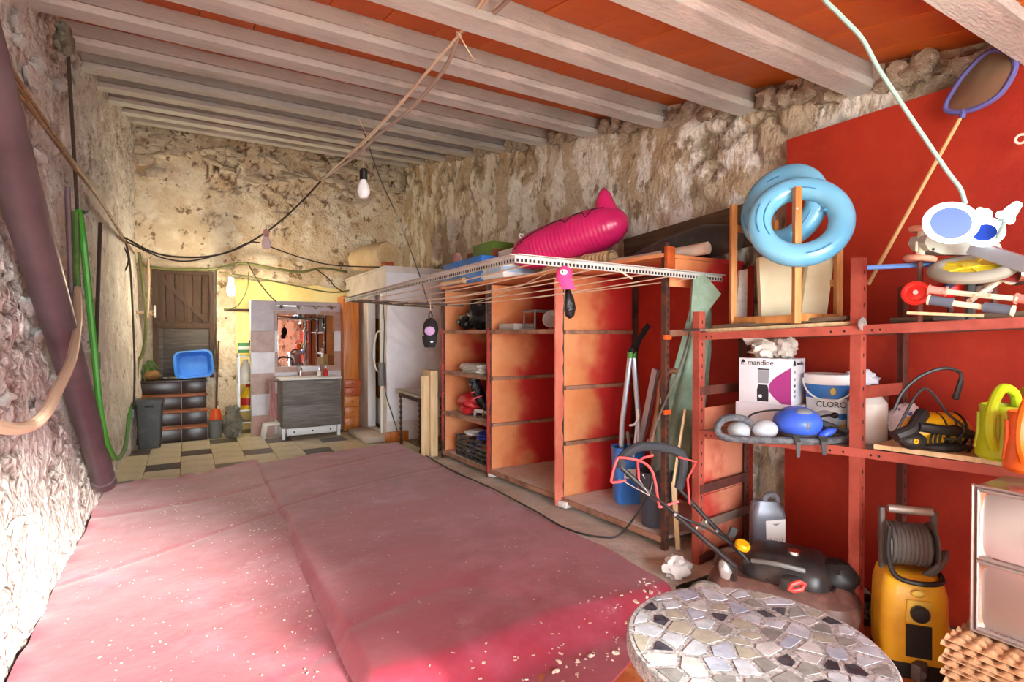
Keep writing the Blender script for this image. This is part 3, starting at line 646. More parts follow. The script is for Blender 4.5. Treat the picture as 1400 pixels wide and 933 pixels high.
# pale boards standing beside the shelving
mat('pale_wood', C(222, 194, 150), .6, stretch=(7, 7, .5), var=((C(204, 170, 122), 4, 6, .42, .62),))
for k, (x0, x1, y, h, lb) in enumerate(((2.27, 2.36, 5.82, 1.02, 'shorter pale wooden board standing upright at the end of the shelving'), (2.36, 2.45, 5.77, 1.08, 'taller pale wooden board standing upright against the end shelving post'))):
    q = MB(); q.bb((x0, y, .105), (x1-.003, y+.02+.2*k, h), .003); tag(q.build('wooden_board', 'pale_wood'), lb, 'board', 'boards by the shelving')
# ------------------------------------------------------------------ long shelving of slotted angle posts and orange boards
PA, PB, PC, PD = V((2.455, 5.66, 0)), V((2.50, 4.66, 0)), V((2.57, 3.57, 0)), V((2.62, 2.50, 0))
RX = 3.37
mat('rust_steel', C(84, 58, 50), .6, .3, var=((C(116, 66, 48), 9, 6, .45, .65), (C(52, 42, 40), 6, 5, .5, .7)))
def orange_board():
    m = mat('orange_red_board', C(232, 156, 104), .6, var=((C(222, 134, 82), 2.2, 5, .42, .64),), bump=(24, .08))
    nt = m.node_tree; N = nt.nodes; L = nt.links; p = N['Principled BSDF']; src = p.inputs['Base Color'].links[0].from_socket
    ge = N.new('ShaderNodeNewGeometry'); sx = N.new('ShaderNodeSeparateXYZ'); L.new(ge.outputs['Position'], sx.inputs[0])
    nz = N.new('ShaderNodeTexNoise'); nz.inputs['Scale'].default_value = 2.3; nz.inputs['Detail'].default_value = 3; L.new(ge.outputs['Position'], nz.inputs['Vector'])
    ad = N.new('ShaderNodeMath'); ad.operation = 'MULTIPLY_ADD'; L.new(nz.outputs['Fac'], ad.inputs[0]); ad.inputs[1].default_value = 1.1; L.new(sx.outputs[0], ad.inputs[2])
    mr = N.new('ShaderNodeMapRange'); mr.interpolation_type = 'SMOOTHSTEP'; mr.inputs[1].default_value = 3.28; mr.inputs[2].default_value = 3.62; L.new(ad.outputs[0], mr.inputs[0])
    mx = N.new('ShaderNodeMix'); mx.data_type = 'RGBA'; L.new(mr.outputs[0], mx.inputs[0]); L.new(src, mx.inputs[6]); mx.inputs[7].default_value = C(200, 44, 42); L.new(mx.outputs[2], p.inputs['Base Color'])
orange_board()          # orange boards blending into red towards the back
mat('batten_wood', C(172, 126, 102), .7, var=((C(120, 84, 66), 6, 6, .45, .65),)); mat('shelf_board', C(228, 220, 210), .7, var=((C(206, 194, 180), 4, 6, .42, .65), (C(236, 228, 218), 9, 6, .55, .7)))
mat('red_wood', C(176, 62, 46), .6, var=((C(146, 44, 34), 5, 6, .42, .62),))
def slotted(a, b, w=.036, t=.004, m='rust_steel', parent=None, name='post', fx=(1, 0, 0), fy=(0, 1, 0), slots=True):
    """L-shaped slotted steel angle from a to b, its two flanges along fx and fy; the slots are dark recessed inlays"""
    a, b, fx, fy = V(a), V(b), V(fx), V(fy); q = MB(); d = b-a
    q.prism([a, a+fx*w, a+fx*w+fy*t, a+fx*t+fy*t, a+fx*t+fy*w, a+fy*w], d)
    o = q.build(name, m, parent, smooth=0)
    return o
def holes(a, b, n, along, across, nrm, parent, m='black_matte', L_=.022, W_=.008):
    q = MB(); a, b = V(a), V(b); al, ac, nn = V(along), V(across), V(nrm)
    for i in range(n):
        c = a.lerp(b, (i+.5)/n)
        q.prism([c-al*L_/2-ac*W_/2, c+al*L_/2-ac*W_/2, c+al*L_/2+ac*W_/2, c-al*L_/2+ac*W_/2], nn*.0012)
    o = q.build('slots', m, parent, smooth=0); o['kind'] = 'stuff'; return o
sh = thing('shelving_unit', 'long open shelving of slotted steel posts and orange boards along the right wall', 'shelving', (3.0, 4.1, .1))
KZ = .10
for i, P in enumerate((PA, PB, PC, PD)):
    top = (2.0, 2.0, 2.02, 2.08)[i]
    o = slotted(P+V((0, 0, KZ)), P+V((0, 0, top)), parent=sh, fx=(1, 0, 0), fy=(0, 1 if i < 3 else 1, 0))
    holes(P+V((.02, -.001, .15)), P+V((.02, -.001, top-.03)), 40, (0, 0, 1), (1, 0, 0), (0, -1, 0), o)
    o = slotted((RX, P.y, KZ), (RX, P.y, 1.98), parent=sh, fx=(-1, 0, 0), fy=(0, -1, 0))
for P in (PA, PB, PC):                                       # side boards with battens
    for z0, z1 in ((.14, .60), (.62, 1.05), (1.07, 1.50), (1.52, 1.97)):
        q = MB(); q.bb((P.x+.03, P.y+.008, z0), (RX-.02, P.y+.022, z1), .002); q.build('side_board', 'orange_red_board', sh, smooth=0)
    if P is not PA:
        for z in (.61, 1.06, 1.51):
            q = MB(); q.bb((P.x+.04, P.y-.022, z-.016), (RX-.04, P.y+.008, z+.016), .003); q.build('batten', 'batten_wood', sh)
q = MB(); q.bb((RX+.01, 2.42, .12), (RX+.025, 5.64, 1.97)); q.build('back_board', 'red_panel', sh, smooth=0)
def shelf(Pn, Pf, z, m='shelf_board', y0=.03, t=.022, x1=RX-.02, name='shelf'):   # between near post Pn and far post Pf
    q = MB(); a, c = Pn+V((.005, y0, 0)), Pf-V((-.005, .012, 0))
    q.prism([(a.x, a.y, z-t), (x1, a.y, z-t), (x1, c.y, z-t), (c.x, c.y, z-t)], (0, 0, t)); s = q.build(name, m, sh, smooth=0)
    q = MB(); q.bar(a+V((-.004, 0, z-t/2-.004)), c+V((-.004, 0, z-t/2-.004)), .012, t+.016); q.build('edge_strip', 'batten_wood', s, smooth=0)
    return s
for z in (1.53, 1.08, .63, .185): shelf(PB, PA, z)
shelf(PC, PB, 1.53, x1=RX-.02); shelf(PC, PB, .185)
shelf(PD, PC, .185)
for Pn, Pf in ((PB, PA), (PC, PB), (PD, PC)):                # roof boards of the shelving
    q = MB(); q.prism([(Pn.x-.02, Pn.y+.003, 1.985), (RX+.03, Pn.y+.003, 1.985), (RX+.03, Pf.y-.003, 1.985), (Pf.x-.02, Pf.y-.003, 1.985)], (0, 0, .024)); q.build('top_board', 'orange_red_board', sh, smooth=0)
# wavy-edged red strip nailed to the third post, and a plain one on the second
mat('red_foam', C(222, 132, 108), .75, var=((C(206, 104, 84), 3, 5, .42, .65),), bump=(12, .3))
def wavy(P, w_, z0, z1, m, s):
    pts = []; n = 36
    for i in range(n+1): z = z0+(z1-z0)*i/n; pts.append((P.x-.006 - w_*.5 + .010*noise.noise(V((z*5, s, 0))), z))
    R_ = [(P.x-.006 + w_*.5 + .016*noise.noise(V((z*6, s+5, 0))) + .004*math.sin(z*40), z) for _, z in reversed(pts)]
    q = MB(); q.prism([V((x, P.y-.022, z)) for x, z in pts+R_], (0, .016, 0)); return q.build('edging', m, sh, smooth=0)
wavy(PC+V((-.02, 0, 0)), .075, .13, 1.93, 'red_foam', 1); wavy(PB+V((0, 0, 0)), .03, .14, 1.55, 'red_wood', 4); wavy(PA, .02, .3, 1.55, 'red_wood', 7)
q = MB(); q.bb((PD.x-.02, PD.y-.035, 1.86), (PD.x+.05, PD.y-.004, 2.05), .006); q.build('bracket_block', 'orange_wood_dark', sh)
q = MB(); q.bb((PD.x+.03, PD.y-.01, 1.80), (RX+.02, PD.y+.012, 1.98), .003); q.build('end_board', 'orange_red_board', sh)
q = MB(); q.bar((PD.x+.03, PD.y, 1.50), (3.0, PD.y-.03, 1.51), .03, .04); q.build('batten', 'batten_wood', sh)
for z in (.98, 1.46):
    q = MB(); q.bb((PD.x-.012, PD.y-.012, z), (PD.x+.046, PD.y+.01, z+.03), .004); q.build('tape', 'orange_plastic', sh)
# white block under the third post, grey block by the second
for P, s, m, lb in ((PC+V((.03, -.05, 0)), (.12, .09, .05), 'plaster_white', 'white plaster block on the kerb at the foot of the wavy red post'), (PB+V((.03, -.04, 0)), (.08, .07, .035), 'white_plastic', 'small white block on the kerb at the foot of the second shelving post')):
    q = MB(); q.box(P+V((0, 0, .118+s[2]/2)), s, rot('Z', 12), .006); tag(q.build('block', m), lb, 'block')
mat('cardboard_grey', C(140, 126, 112), .8, var=((C(112, 100, 88), 5, 5, .42, .62),))
q = MB(); q.bb((2.62, 4.78, .11), (3.1, 5.2, .155), .003); tag(q.build('flat_carton', 'cardboard_grey'), 'flat grey carton pushed under the lowest shelf of the far bay', 'carton')
# ------------------------------------------------------------------ things on the shelving
mat('black_bag', C(30, 29, 32), .25, bump=(16, .8, .04)); mat('grey_board', C(196, 196, 200), .5)
zs = 1.53
q = MB(); q.ell((2.72, 5.10, zs+.17), (.19, .20, .19), 26, 18, nz=.45, nsc=2.4, seed=11); q.ell((2.60, 5.36, zs+.10), (.09, .12, .07), 14, 10, nz=.5, nsc=3, seed=2)
for v in q.v: v.z = max(v.z, zs+.001)
tag(q.build('bin_bag', 'black_bag', smooth=60), 'black plastic bag on the upper shelf of the far shelving bay', 'bag')
q = MB(); q.bb((2.53, 4.73, zs), (2.72, 4.77, zs+.36), .004); tag(q.build('panel_board', 'grey_board'), 'grey board standing beside the black bag on the upper shelf', 'board')
zs = 1.08; mat('paper', C(228, 224, 218), .8, var=((C(206, 200, 192), 12, 4, .45, .62),))
for k in range(9):
    q = MB(); q.box((2.72+rnd.uniform(-.02, .02), 5.14+rnd.uniform(-.03, .03), zs+.006+.011*k), (.36, .46, .010), rot('Z', rnd.uniform(-9, 9)))
    lb = 'lowest' if k == 0 else 'topmost' if k == 8 else None
    tag(q.build('magazine', 'paper', smooth=0), ('lowest', 'second lowest', 'third lowest', 'fourth lowest', 'middle', 'fourth from top', 'third from top', 'second from top', 'topmost')[k]+' paper sheaf of the stack on the shelf below the black bag', 'paper', 'stack of papers on the far bay shelf')
carton('paper_box', 'pale box with a dark lid standing on the paper stack', 'box', (2.70, 4.94, zs+.105), (2.82, 5.06, zs+.29), 'jug_white', ((.8, 1.0, 'black_matte'),))
q = MB(); q.ell((2.72, 4.80, zs+.17), (.12, .07, .17), 18, 14, nz=.4, nsc=2.5, seed=5)
for v in q.v: v.z = max(v.z, zs+.001)
tag(q.build('bin_bag', 'black_bag', smooth=60), 'narrow black bag between the paper stack and the second post', 'bag')
zs = .63; mat('red_bag', C(196, 34, 44), .4, bump=(14, .5, .03)); mat('grey_wheel', C(150, 148, 146), .4)
q = MB(); q.ell((2.70, 5.30, zs+.12), (.20, .22, .125), 24, 16, nz=.3, nsc=2.2, seed=9)
for v in q.v: v.z = max(v.z, zs+.001)
tag(q.build('red_bag', 'red_bag', smooth=60), 'crumpled red bag on the shelf beside the roller skate', 'bag')
rs_ = V((2.56, 4.95, zs)); sk = thing('roller_skate', 'black roller skate with pink trim standing beside the red bag', 'skate', rs_)
q = MB(); q.tube([rs_+V((.10, .0, .10)), rs_+V((.06, .06, .17)), rs_+V((.03, .10, .26)), rs_+V((.0, .13, .36)), rs_+V((-.0, .14, .40))], [.055, .075, .07, .072, .07], 14, flat=.85); q.ell(rs_+V((.15, -.05, .11)), (.10, .07, .055), 14, 10); q.build('boot', 'black_bag', sk)
q = MB(); q.bar(rs_+V((.2, -.09, .055)), rs_+V((0, .12, .07)), .03, .035); q.build('chassis', 'grey_metal', sk)
for k in range(4):
    c = rs_+V((.2, -.09, .036)).lerp(V((.0, .12, .036)), k/3) if False else rs_+V((.2-.2*k/3, -.09+.2*k/3, .037)); q = MB(); q.torus(c, .026, .011, 16, 8, rot('Z', 45) @ rot('X', 90)); q.build('wheel', 'grey_wheel', sk)
for k in range(3):
    q = MB(); q.tube([rs_+V((-.06, .05+.03*k, .2+.06*k)), rs_+V((.02, .01+.04*k, .23+.06*k)), rs_+V((.1, .07+.03*k, .2+.06*k))], .008, 6); q.build('strap', 'pink_plastic', sk)
q = MB(); q.ell((2.76, 4.78, zs+.22), (.12, .06, .22), 16, 14, nz=.3, nsc=2.5, seed=3)
for v in q.v: v.z = max(v.z, zs+.001)
tag(q.build('dark_sack', 'sack_grey', smooth=60), 'dark grey sack standing between the roller skate and the second post', 'sack')
zs = .185; cr0, cr1 = V((2.53, 4.74, zs)), V((2.90, 5.44, zs+.22))
ck = thing('plastic_crate', 'black slatted plastic crate of toys on the lowest shelf of the far bay', 'crate', ((cr0.x+cr1.x)/2, (cr0.y+cr1.y)/2, zs))
for z in (.01, .06, .105, .15, .205):
    q = MB(); r_ = [V((cr0.x, cr0.y, zs+z)), V((cr1.x, cr0.y, zs+z)), V((cr1.x, cr1.y, zs+z)), V((cr0.x, cr1.y, zs+z))]
    for i in range(4): q.bar(r_[i], r_[(i+1) % 4], .012, .022)
    q.build('slat_ring', 'charcoal_plastic', ck)
for x, y in [(cr0.x, cr0.y+(cr1.y-cr0.y)*i/6) for i in range(7)] + [(cr0.x+(cr1.x-cr0.x)*i/4, cr0.y) for i in range(1, 5)] + [(cr1.x, cr1.y)]:
    q = MB(); q.bar((x, y, zs), (x, y, zs+.215), .014, .014); q.build('upright', 'charcoal_plastic', ck)
q = MB(); q.bb(cr0, (cr1.x, cr1.y, zs+.008)); q.build('bottom', 'charcoal_plastic', ck)
TC = (('red', C(214, 50, 40)), ('yellow', C(236, 190, 40)), ('orange', C(232, 110, 30)), ('green', C(60, 150, 70)), ('blue', C(40, 80, 190)), ('white', C(230, 230, 230)))
for n_, c_ in TC: mat('toy_'+n_, c_, .4)
for k in range(12):
    n_ = TC[k % 6][0]; q = MB(); x, y, z = cr0.x+.07+.30*((k*7) % 5)/5, cr0.y+.08+.55*(k % 6)/6, zs+.05+.08*(k//6)
    q.ell((x, y, z), (.042, .04, .038), 12, 8, nz=.25, seed=k); tag(q.build('toy_ball', 'toy_'+n_), n_+' toy ball '+('low' if k < 6 else 'high')+' in the black plastic crate', 'toy', 'toys in the crate')
mat('blue_sheet', C(44, 66, 190), .4, bump=(18, .6, .03))
q = MB(); q.ell((2.70, 4.95, zs+.26), (.15, .16, .05), 22, 14, nz=.5, nsc=3, seed=6); tag(q.build('blue_cloth', 'blue_sheet', smooth=60), 'bundle of blue plastic on top of the toy crate', 'cloth')
q = MB(); q.ell((2.68, 5.26, zs+.25), (.13, .13, .03), 22, 14, nz=.5, nsc=3, seed=7); tag(q.build('white_cloth', 'white_sheet', smooth=60), 'white crumpled bag on top of the toy crate', 'cloth')
# middle bay, upper shelf: clear tub, metal rack and drill-like grinder
zs = 1.53; mat('clear_tub', C(220, 210, 200), .2, alpha=.55)
t = thing('screw_tub', 'low clear tub of small parts on the upper middle shelf', 'tub', (2.74, 4.34, zs))
q = MB(); q.bb((2.56, 4.28, zs), (2.78, 4.56, zs+.01)); q.bb((2.56, 4.28, zs), (2.565, 4.56, zs+.06)); q.bb((2.775, 4.28, zs), (2.78, 4.56, zs+.06)); q.bb((2.56, 4.28, zs), (2.78, 4.285, zs+.06)); q.bb((2.56, 4.555, zs), (2.78, 4.56, zs+.06)); q.build('tub_body', 'clear_tub', t)
q = MB()
for k in range(60): q.box((rnd.uniform(2.60, 2.75), rnd.uniform(4.32, 4.52), zs+.015+rnd.uniform(0, .02)), (.04, .012, .012), rot('Z', rnd.uniform(0, 180)))
o = q.build('contents', 'orange_wood', t); o['kind'] = 'stuff'
t = thing('wire_stand', 'grey metal wire stand on the upper middle shelf beside the clamp lamp', 'stand', (2.74, 3.98, zs))
for y in (4.02, 4.20):
    q = MB(); q.tube([(2.62, y, zs+.01), (2.62, y, zs+.17), (2.92, y, zs+.17), (2.92, y, zs+.01)], .011, 6); q.build('hoop', 'grey_plastic', t)
for x in (2.62, 2.92): q = MB(); q.bar((x, 4.02, zs+.012), (x, 4.20, zs+.012), .018, .018); q.build('foot', 'grey_plastic', t)
q = MB(); q.bar((2.62, 4.02, zs+.165), (2.62, 4.20, zs+.165), .018, .018); q.build('top_bar', 'grey_plastic', t)
t = thing('clamp_lamp', 'round grey clamp lamp at the right end of the upper middle shelf', 'lamp', (2.75, 3.72, zs))
q = MB(); q.lathe([(.03, -.05), (.05, -.03), (.075, .03), (.078, .035), (.066, .033), (.04, 0)], (2.68, 3.84, zs+.085), 20, rot('Y', -70) @ rot('X', 30)); q.build('shade', 'grey_metal', t)
q = MB(); q.cyl((2.72, 3.86, zs+.085), (2.79, 3.89, zs+.06), .03, .022); q.build('socket', 'black_matte', t)
q = MB(); q.bb((2.70, 3.83, zs), (2.83, 3.93, zs+.05), .008); q.build('clamp', 'label_red', t)
# crutch-like pole hanging on the side of the middle bay
t = thing('tripod', 'thin folded grey tripod standing against the partition of the middle bay', 'tripod', (2.72, 3.63, .2))
q = MB(); q.cyl((2.74, 3.66, .65), (2.72, 3.64, 1.43), .012, n=8); q.build('pole', 'grey_metal', t)
for k, d in enumerate(((.03, .0), (-.02, .02), (.0, -.03))): q = MB(); q.cyl((2.74, 3.66, .9), (2.76+d[0], 3.66+d[1], .19), .012, .009, 8); q.build('leg', 'black_matte', t)
q = MB(); q.ell((2.73, 3.64, 1.16), (.03, .03, .05)); q.ell((2.73, 3.64, .98), (.06, .03, .06)); q.build('clamp', 'black_matte', t)
def pD(px, py, z): return EYE + ray(px, py)*z            # point seen at a pixel, z metres in front of the camera
# ------------------------------------------------------------------ on top of the shelving
TZ = 2.011
mat('pink_vinyl', C(222, 44, 110), .3, var=((C(206, 34, 98), 2, 3, .42, .62),), coat=.2)
a, c = V((2.62, 4.12, 2.215)), V((3.02, 3.42, 2.40))
pf = thing('inflatable_float', 'bright pink inflatable pool float lying on top of the shelving', 'float', (2.85, 3.8, TZ))
ax = (c-a).normalized(); L_ = (c-a).length
q = MB(); pts = []; rs = []
for i in range(121):
    t = i/120; s = -0.02 + t*(L_+.06); r = .185*(max(0, 1-((t-.62)/.625)**4)**.5 if t < .62 else max(0, 1-((t-.62)/.381)**3)**.5)
    r = max(r, .012)*(1+.010*math.sin(i*1.57)); pts.append(a+ax*(s-.14+.2*t)); rs.append(r)
q.tube(pts, rs, 28); body = q.build('float_body', 'pink_vinyl', pf, smooth=60)
side = ax.cross(V((0, 0, 1))).normalized(); upv = side.cross(ax).normalized()
camd = (EYE-(a+c)/2); sgn = 1 if side.dot(camd) > 0 else -1; side = side*sgn
q = MB(); base = c-ax*.06+upv*.15
q.tube([base-upv*.04, base+upv*.05, base+upv*.12+ax*.015, base+upv*.165+ax*.02], [.10, .078, .05, .012], 16); q.build('fin', 'pink_vinyl', pf, smooth=60)
def onfloat(t, ang): i = int(t*120); i = min(120, max(0, i)); return pts[i] + (side*math.sin(ang)+upv*math.cos(ang))*(rs[i]+.002)
q = MB(); q.tube(smooth_path([onfloat(.08, 1.25), onfloat(.2, .95), onfloat(.4, .72), onfloat(.52, .66), onfloat(.57, .98), onfloat(.62, .66), onfloat(.70, .7), onfloat(.74, 1.08), onfloat(.79, .66), onfloat(.87, .62)], 5), .005, 5); q.build('black_line', 'black_matte', pf)
q = MB(); q.torus(onfloat(.14, .35)+V((0, 0, .012)), .024, .008, 16, 8, rot('X', 60)); q.build('valve', 'white_plastic', pf)
mat('beige_tube', C(206, 176, 130), .6)
t0, t1 = V((2.74, 4.0, TZ+.066)), V((2.86, 3.28, TZ+.075))
q = MB(); n_ = 90; q.tube([t0.lerp(t1, i/n_) for i in range(n_+1)], [.058 + (.007*(i % 5 < 2) if i > 55 else 0) for i in range(n_+1)], 16, cap=False); q.tube([t1, t0], .045, 12, cap=True)
tag(q.build('corrugated_tube', 'beige_tube', smooth=40), 'beige corrugated tube lying under the pink float on the shelving', 'tube')
mat('blue_carton', C(48, 120, 206), .5, var=((C(70, 140, 216), 3, 4, .45, .62),)); mat('pale_blue', C(170, 200, 226), .5); mat('green_carton', C(92, 124, 44), .6); mat('brown_red', C(126, 66, 40), .7)
carton('blue_carton', 'longer blue carton at the far end of the shelving top', 'carton', (2.46, 5.20, TZ), (2.86, 5.64, TZ+.25), 'blue_carton', ((.05, .3, 'pale_blue'),))
carton('blue_carton', 'blue carton above the second shelving post, beside the white and blue box', 'carton', (2.46, 4.72, TZ), (2.86, 5.18, TZ+.25), 'blue_carton', ((.05, .3, 'pale_blue'), (.5, .54, 'label_white')))
t = carton('tile_box', 'white box with a blue print behind the clothes airer corner', 'carton', (2.46, 4.30, TZ), (2.8, 4.70, TZ+.16), 'label_white', ((.3, .62, 'pale_blue'),))
q = MB(); q.bb((2.458, 4.34, TZ+.05), (2.4605, 4.62, TZ+.10)); q.build('printed_band', 'pale_blue', t)
carton('green_carton', 'green and red-brown carton lying on top of the blue cartons', 'carton', (2.58, 4.74, TZ+.252), (2.84, 5.15, TZ+.40), 'green_carton', ((0, .5, 'brown_red'),))
q = MB(); q.bb((2.62, 4.38, TZ+.161), (2.80, 4.68, TZ+.29), .004); tag(q.build('white_carton', 'label_white'), 'plain white carton on top of the white and blue box', 'carton')
q = MB(); q.bb((2.6, 5.17, TZ+.251), (2.82, 5.36, TZ+.35), .03); tag(q.build('brown_sack', 'brown_red'), 'brown lumpy sack beside the green carton on the blue cartons', 'sack')
q = MB(); q.cyl((2.435, 5.05, TZ+.03), (2.42, 5.6, TZ+.03), .03, .028, 12); tag(q.build('paper_roll', 'cream_foam'), 'cream paper roll on the edge of the shelving under the blue cartons', 'roll')
bottle('candle_jar', 'small pinkish jar on top of the far blue carton', 'jar', (2.55, 5.46, TZ+.251), [(0, 0), (.04, 0), (.042, .07), (.03, .09), (.03, .11)], 'towel_pink')
mat('old_plank', C(104, 82, 62), .8, stretch=(5, .6, 5), var=((C(76, 60, 46), 5, 6, .42, .62),))
q = MB(); q.bar((3.30, 3.62, TZ+.16), (3.31, 2.30, TZ+.24), .03, .30, bev=.004); tag(q.build('old_plank', 'old_plank'), 'wide brown plank on edge against the wall above the shelving', 'plank')
q = MB(); q.tube([(3.14, 3.3, TZ+.08), (3.14, 3.0, TZ+.11), (3.12, 2.6, TZ+.13), (3.11, 2.36, TZ+.12)], [.06, .10, .12, .09], 16)
for v in q.v: v.z = max(v.z, TZ+.001)
tag(q.build('dark_roll', 'charcoal_plastic', smooth=60), 'dark rolled sheet on the shelving in front of the brown plank', 'roll')
mat('clear_wrap', C(222, 206, 188), .3, bump=(20, .5, .02))
q = MB(); q.tube([(2.80, 3.20, TZ+.03), (2.84, 2.95, TZ+.033), (2.88, 2.70, TZ+.038), (2.92, 2.42, TZ+.045)], [.028, .03, .036, .042], 12)
for v in q.v: v.z = max(v.z, TZ+.001)
tag(q.build('wrapped_roll', 'clear_wrap', smooth=60), 'long thin roll wrapped in clear plastic lying along the shelving top', 'roll')
# ------------------------------------------------------------------ hanging clothes airer of white slotted rails
mat('white_rail', C(198, 196, 190), .5, .1, var=((C(170, 162, 150), 6, 5, .52, .68),)); mat('line_cream', C(232, 210, 184), .6); mat('dark_tube', C(120, 112, 102), .45, .5)
A1, A2, A3 = V((1.42, 2.36, 1.875)), V((2.98, 2.36, 1.855)), V((1.42, 5.80, 1.845)); A4 = V((2.40, 5.80, 1.80))
ar = thing('clothes_airer', 'hanging clothes airer of white slotted rails strung with cream lines', 'airer', (1.9, 4, 1.84))
def rail(p0, p1, nrm, n):
    q = MB(); q.bar(p0, p1, .004, .04); d = (V(p1)-V(p0)).normalized(); s = d.cross(V((0, 0, 1))).normalized()
    q.bar(V(p0)+s*.016+V((0, 0, .02)), V(p1)+s*.016+V((0, 0, .02)), .034, .004); o = q.build('rail', 'white_rail', ar, smooth=0)
    for zz in (-.006,): holes(V(p0)+V(nrm)*.0022+V((0, 0, zz)), V(p1)+V(nrm)*.0022+V((0, 0, zz)), n, d, (0, 0, 1), nrm, o, L_=.013, W_=.016)
rail(A1, A2, (0, -1, 0), 62); rail(A3, A1, (-1, 0, 0), 120)
q = MB(); q.cyl(A3, A4, .014, n=8); q.build('cross_tube', 'dark_tube', ar)
q = MB(); q.cyl(A3+V((.06, -.05, 0)), V((2.40, 5.0, 1.78)), .012, n=8); q.build('cross_tube', 'dark_tube', ar)
for k in range(7):
    f = (k+.6)/7; p0 = A3.lerp(A4, f); p1 = A1.lerp(A2, f*.88)
    q = MB(); q.tube(sag(p0, p1-V((0, 0, .015)), .02+.012*(k % 3)), .0042, 5); q.build('line', 'line_cream', ar)
q = MB(); q.tube(sag(A1.lerp(A2, .2), (2.4, 4.9, 1.79), .03), .004, 5); q.build('line', 'line_cream', ar)
p0 = V((1.78, 4.9, ztop(5.09))); 
top = pY(497, 178, 5.09); mid = pY(545, 300, 4.8); low = V((2.1, 5.2, 1.80))
q = MB(); q.tube(smooth_path([top, pY(520, 245, 4.95), mid, pY(572, 372, 5.0), low], 5), .006, 6); q.build('hanging_cord', 'dark_tube', ar)
q = MB(); q.tube(sag(A1.lerp(A2, .42), A1.lerp(A2, .50)+V((0, -.004, -.05)), .0), .005, 5); q.build('tie', 'line_cream', ar)
# caps hanging on the lines
mat('cap_black', C(34, 32, 34), .8); mat('cap_pink', C(226, 66, 134), .7); mat('cap_lilac', C(196, 160, 206), .7)
p = V((1.84, 4.50, pD(593, 455, 4.81).z))
cp = thing('baseball_cap', 'black cap with a lilac emblem hanging from the airer beside the sheet', 'cap', p-V((0, 0, .14)))
R = Matrix.Rotation(-YAW, 3, 'Z'); F = lambda x, y, z: p + R @ V((x, y, z))
q = MB(); q.ell(p+V((0, .0, .03)), (.068, .05, .10), 18, 12, M=R); q.build('crown', 'cap_black', cp)
q = MB(); q.grid(lambda u, v: F((u-.5)*.13*(1-.35*v**2), -.035-.02*math.cos((u-.5)*3)*1, -.03-.10*v), 12, 8, (0, .006, 0)); q.build('peak', 'cap_black', cp)
q = MB(); q.ell(F(0, -.044, .015), (.045, .012, .04), 16, 10, M=R); q.build('emblem', 'cap_lilac', cp)
q = MB(); q.ell(F(.02, -.062, -.08), (.013, .003, .008), 12, 8, M=R); q.build('small_emblem', 'label_white', cp)
q = MB(); q.tube([F(-.012, 0, .11), F(-.014, 0, .155), F(0, 0, .19), F(.014, 0, .155), F(.012, 0, .11)], .006, 6); q.build('strap', 'cap_black', cp)
q = MB(); q.tube([F(0, 0, .185), V((p.x, p.y, 1.835))], .003, 5); q.build('hook', 'line_cream', cp)
p = pD(771, 381, 2.90)
cp = thing('baseball_cap', 'pink cap with a white badge hanging from the white rail of the airer', 'cap', p-V((0, 0, .1)))
F = lambda x, y, z: p + R @ V((x, y, z))
q = MB(); q.ell(F(0, 0, .02), (.044, .036, .048), 18, 12, M=R @ rot('Y', 20)); q.build('crown', 'cap_pink', cp)
q = MB(); q.grid(lambda u, v: F((u-.5)*.07+.025*v, -.024-.012*math.cos((u-.5)*3), .0-.06*v), 12, 8, (0, .005, 0)); q.build('peak', 'cap_pink', cp)
q = MB(); q.ell(F(-.005, -.036, .03), (.02, .007, .015), 14, 10, M=R); q.build('badge', 'label_white', cp)
for dx in (-.009, .007): q = MB(); q.ell(F(-.004+dx*.8, -.042, .031), (.004, .003, .006), 8, 6, M=R); q.build('badge_mark', 'black_matte', cp)
q = MB(); q.tube([F(0, 0, .07), F(0, .02, .10)], .003, 5); q.build('hook', 'line_cream', cp)
p = pD(778, 414, 2.91)
pb = thing('black_bag', 'small shiny black bag hanging below the pink cap', 'bag', p-V((0, 0, .1)))
F = lambda x, y, z: p + R @ V((x, y, z))
q = MB(); q.tube([F(-.008, 0, .085), F(-.006, 0, .06), F(0, 0, .02), F(.004, 0, -.03), F(.004, 0, -.07), F(.004, 0, -.085)], [.012, .022, .038, .047, .034, .010], 16, flat=.7); q.build('bag_body', 'black_bag', pb, smooth=60)
q = MB(); q.ell(F(-.004, 0, .095), (.028, .018, .015), 12, 8, M=R); q.build('knot', 'label_white', pb)
q = MB(); q.tube([F(-.004, 0, .1), F(0, .0, .2)], .003, 5); q.build('string', 'line_cream', pb)
# ------------------------------------------------------------------ near shelving bay: garden tools
zs = .187
bb_ = V((2.95, 3.20, zs))
t = thing('tool_bin', 'tall blue plastic bin of garden tools in the near shelving bay', 'bin', bb_)
q = MB(); rr = []
for s, z in ((.82, 0), (.9, .02), (1, .43), (1.04, .435), (1.04, .425), (.97, .425), (.86, .03)): rr.append([bb_+(rot('Z', -25) @ V((x, y, z))) for x, y in rrect(.115*s, .09*s, .04*s)])
loft(q, rr); q.build('bin_body', 'blue_plastic', t)
q = MB(); q.box(bb_+rot('Z', -25) @ V((-.01, -.088, .24)), (.09, .006, .07), rot('Z', -25)); sl = q.build('sticker', 'label_white', t)
q = MB(); q.box(bb_+rot('Z', -25) @ V((-.03, -.092, .23)), (.025, .003, .025), rot('Z', -25) @ rot('Y', 45)); q.build('sticker_mark', 'black_matte', sl)
mat('alu', C(190, 196, 206), .35, .7); mat('green_plastic', C(90, 150, 70), .5)
sh_ = thing('garden_shears', 'long-handled garden shears with silver handles standing in the blue bin', 'shears', bb_+V((0, 0, .03)))
jn = bb_+V((.02, -.02, 1.18))
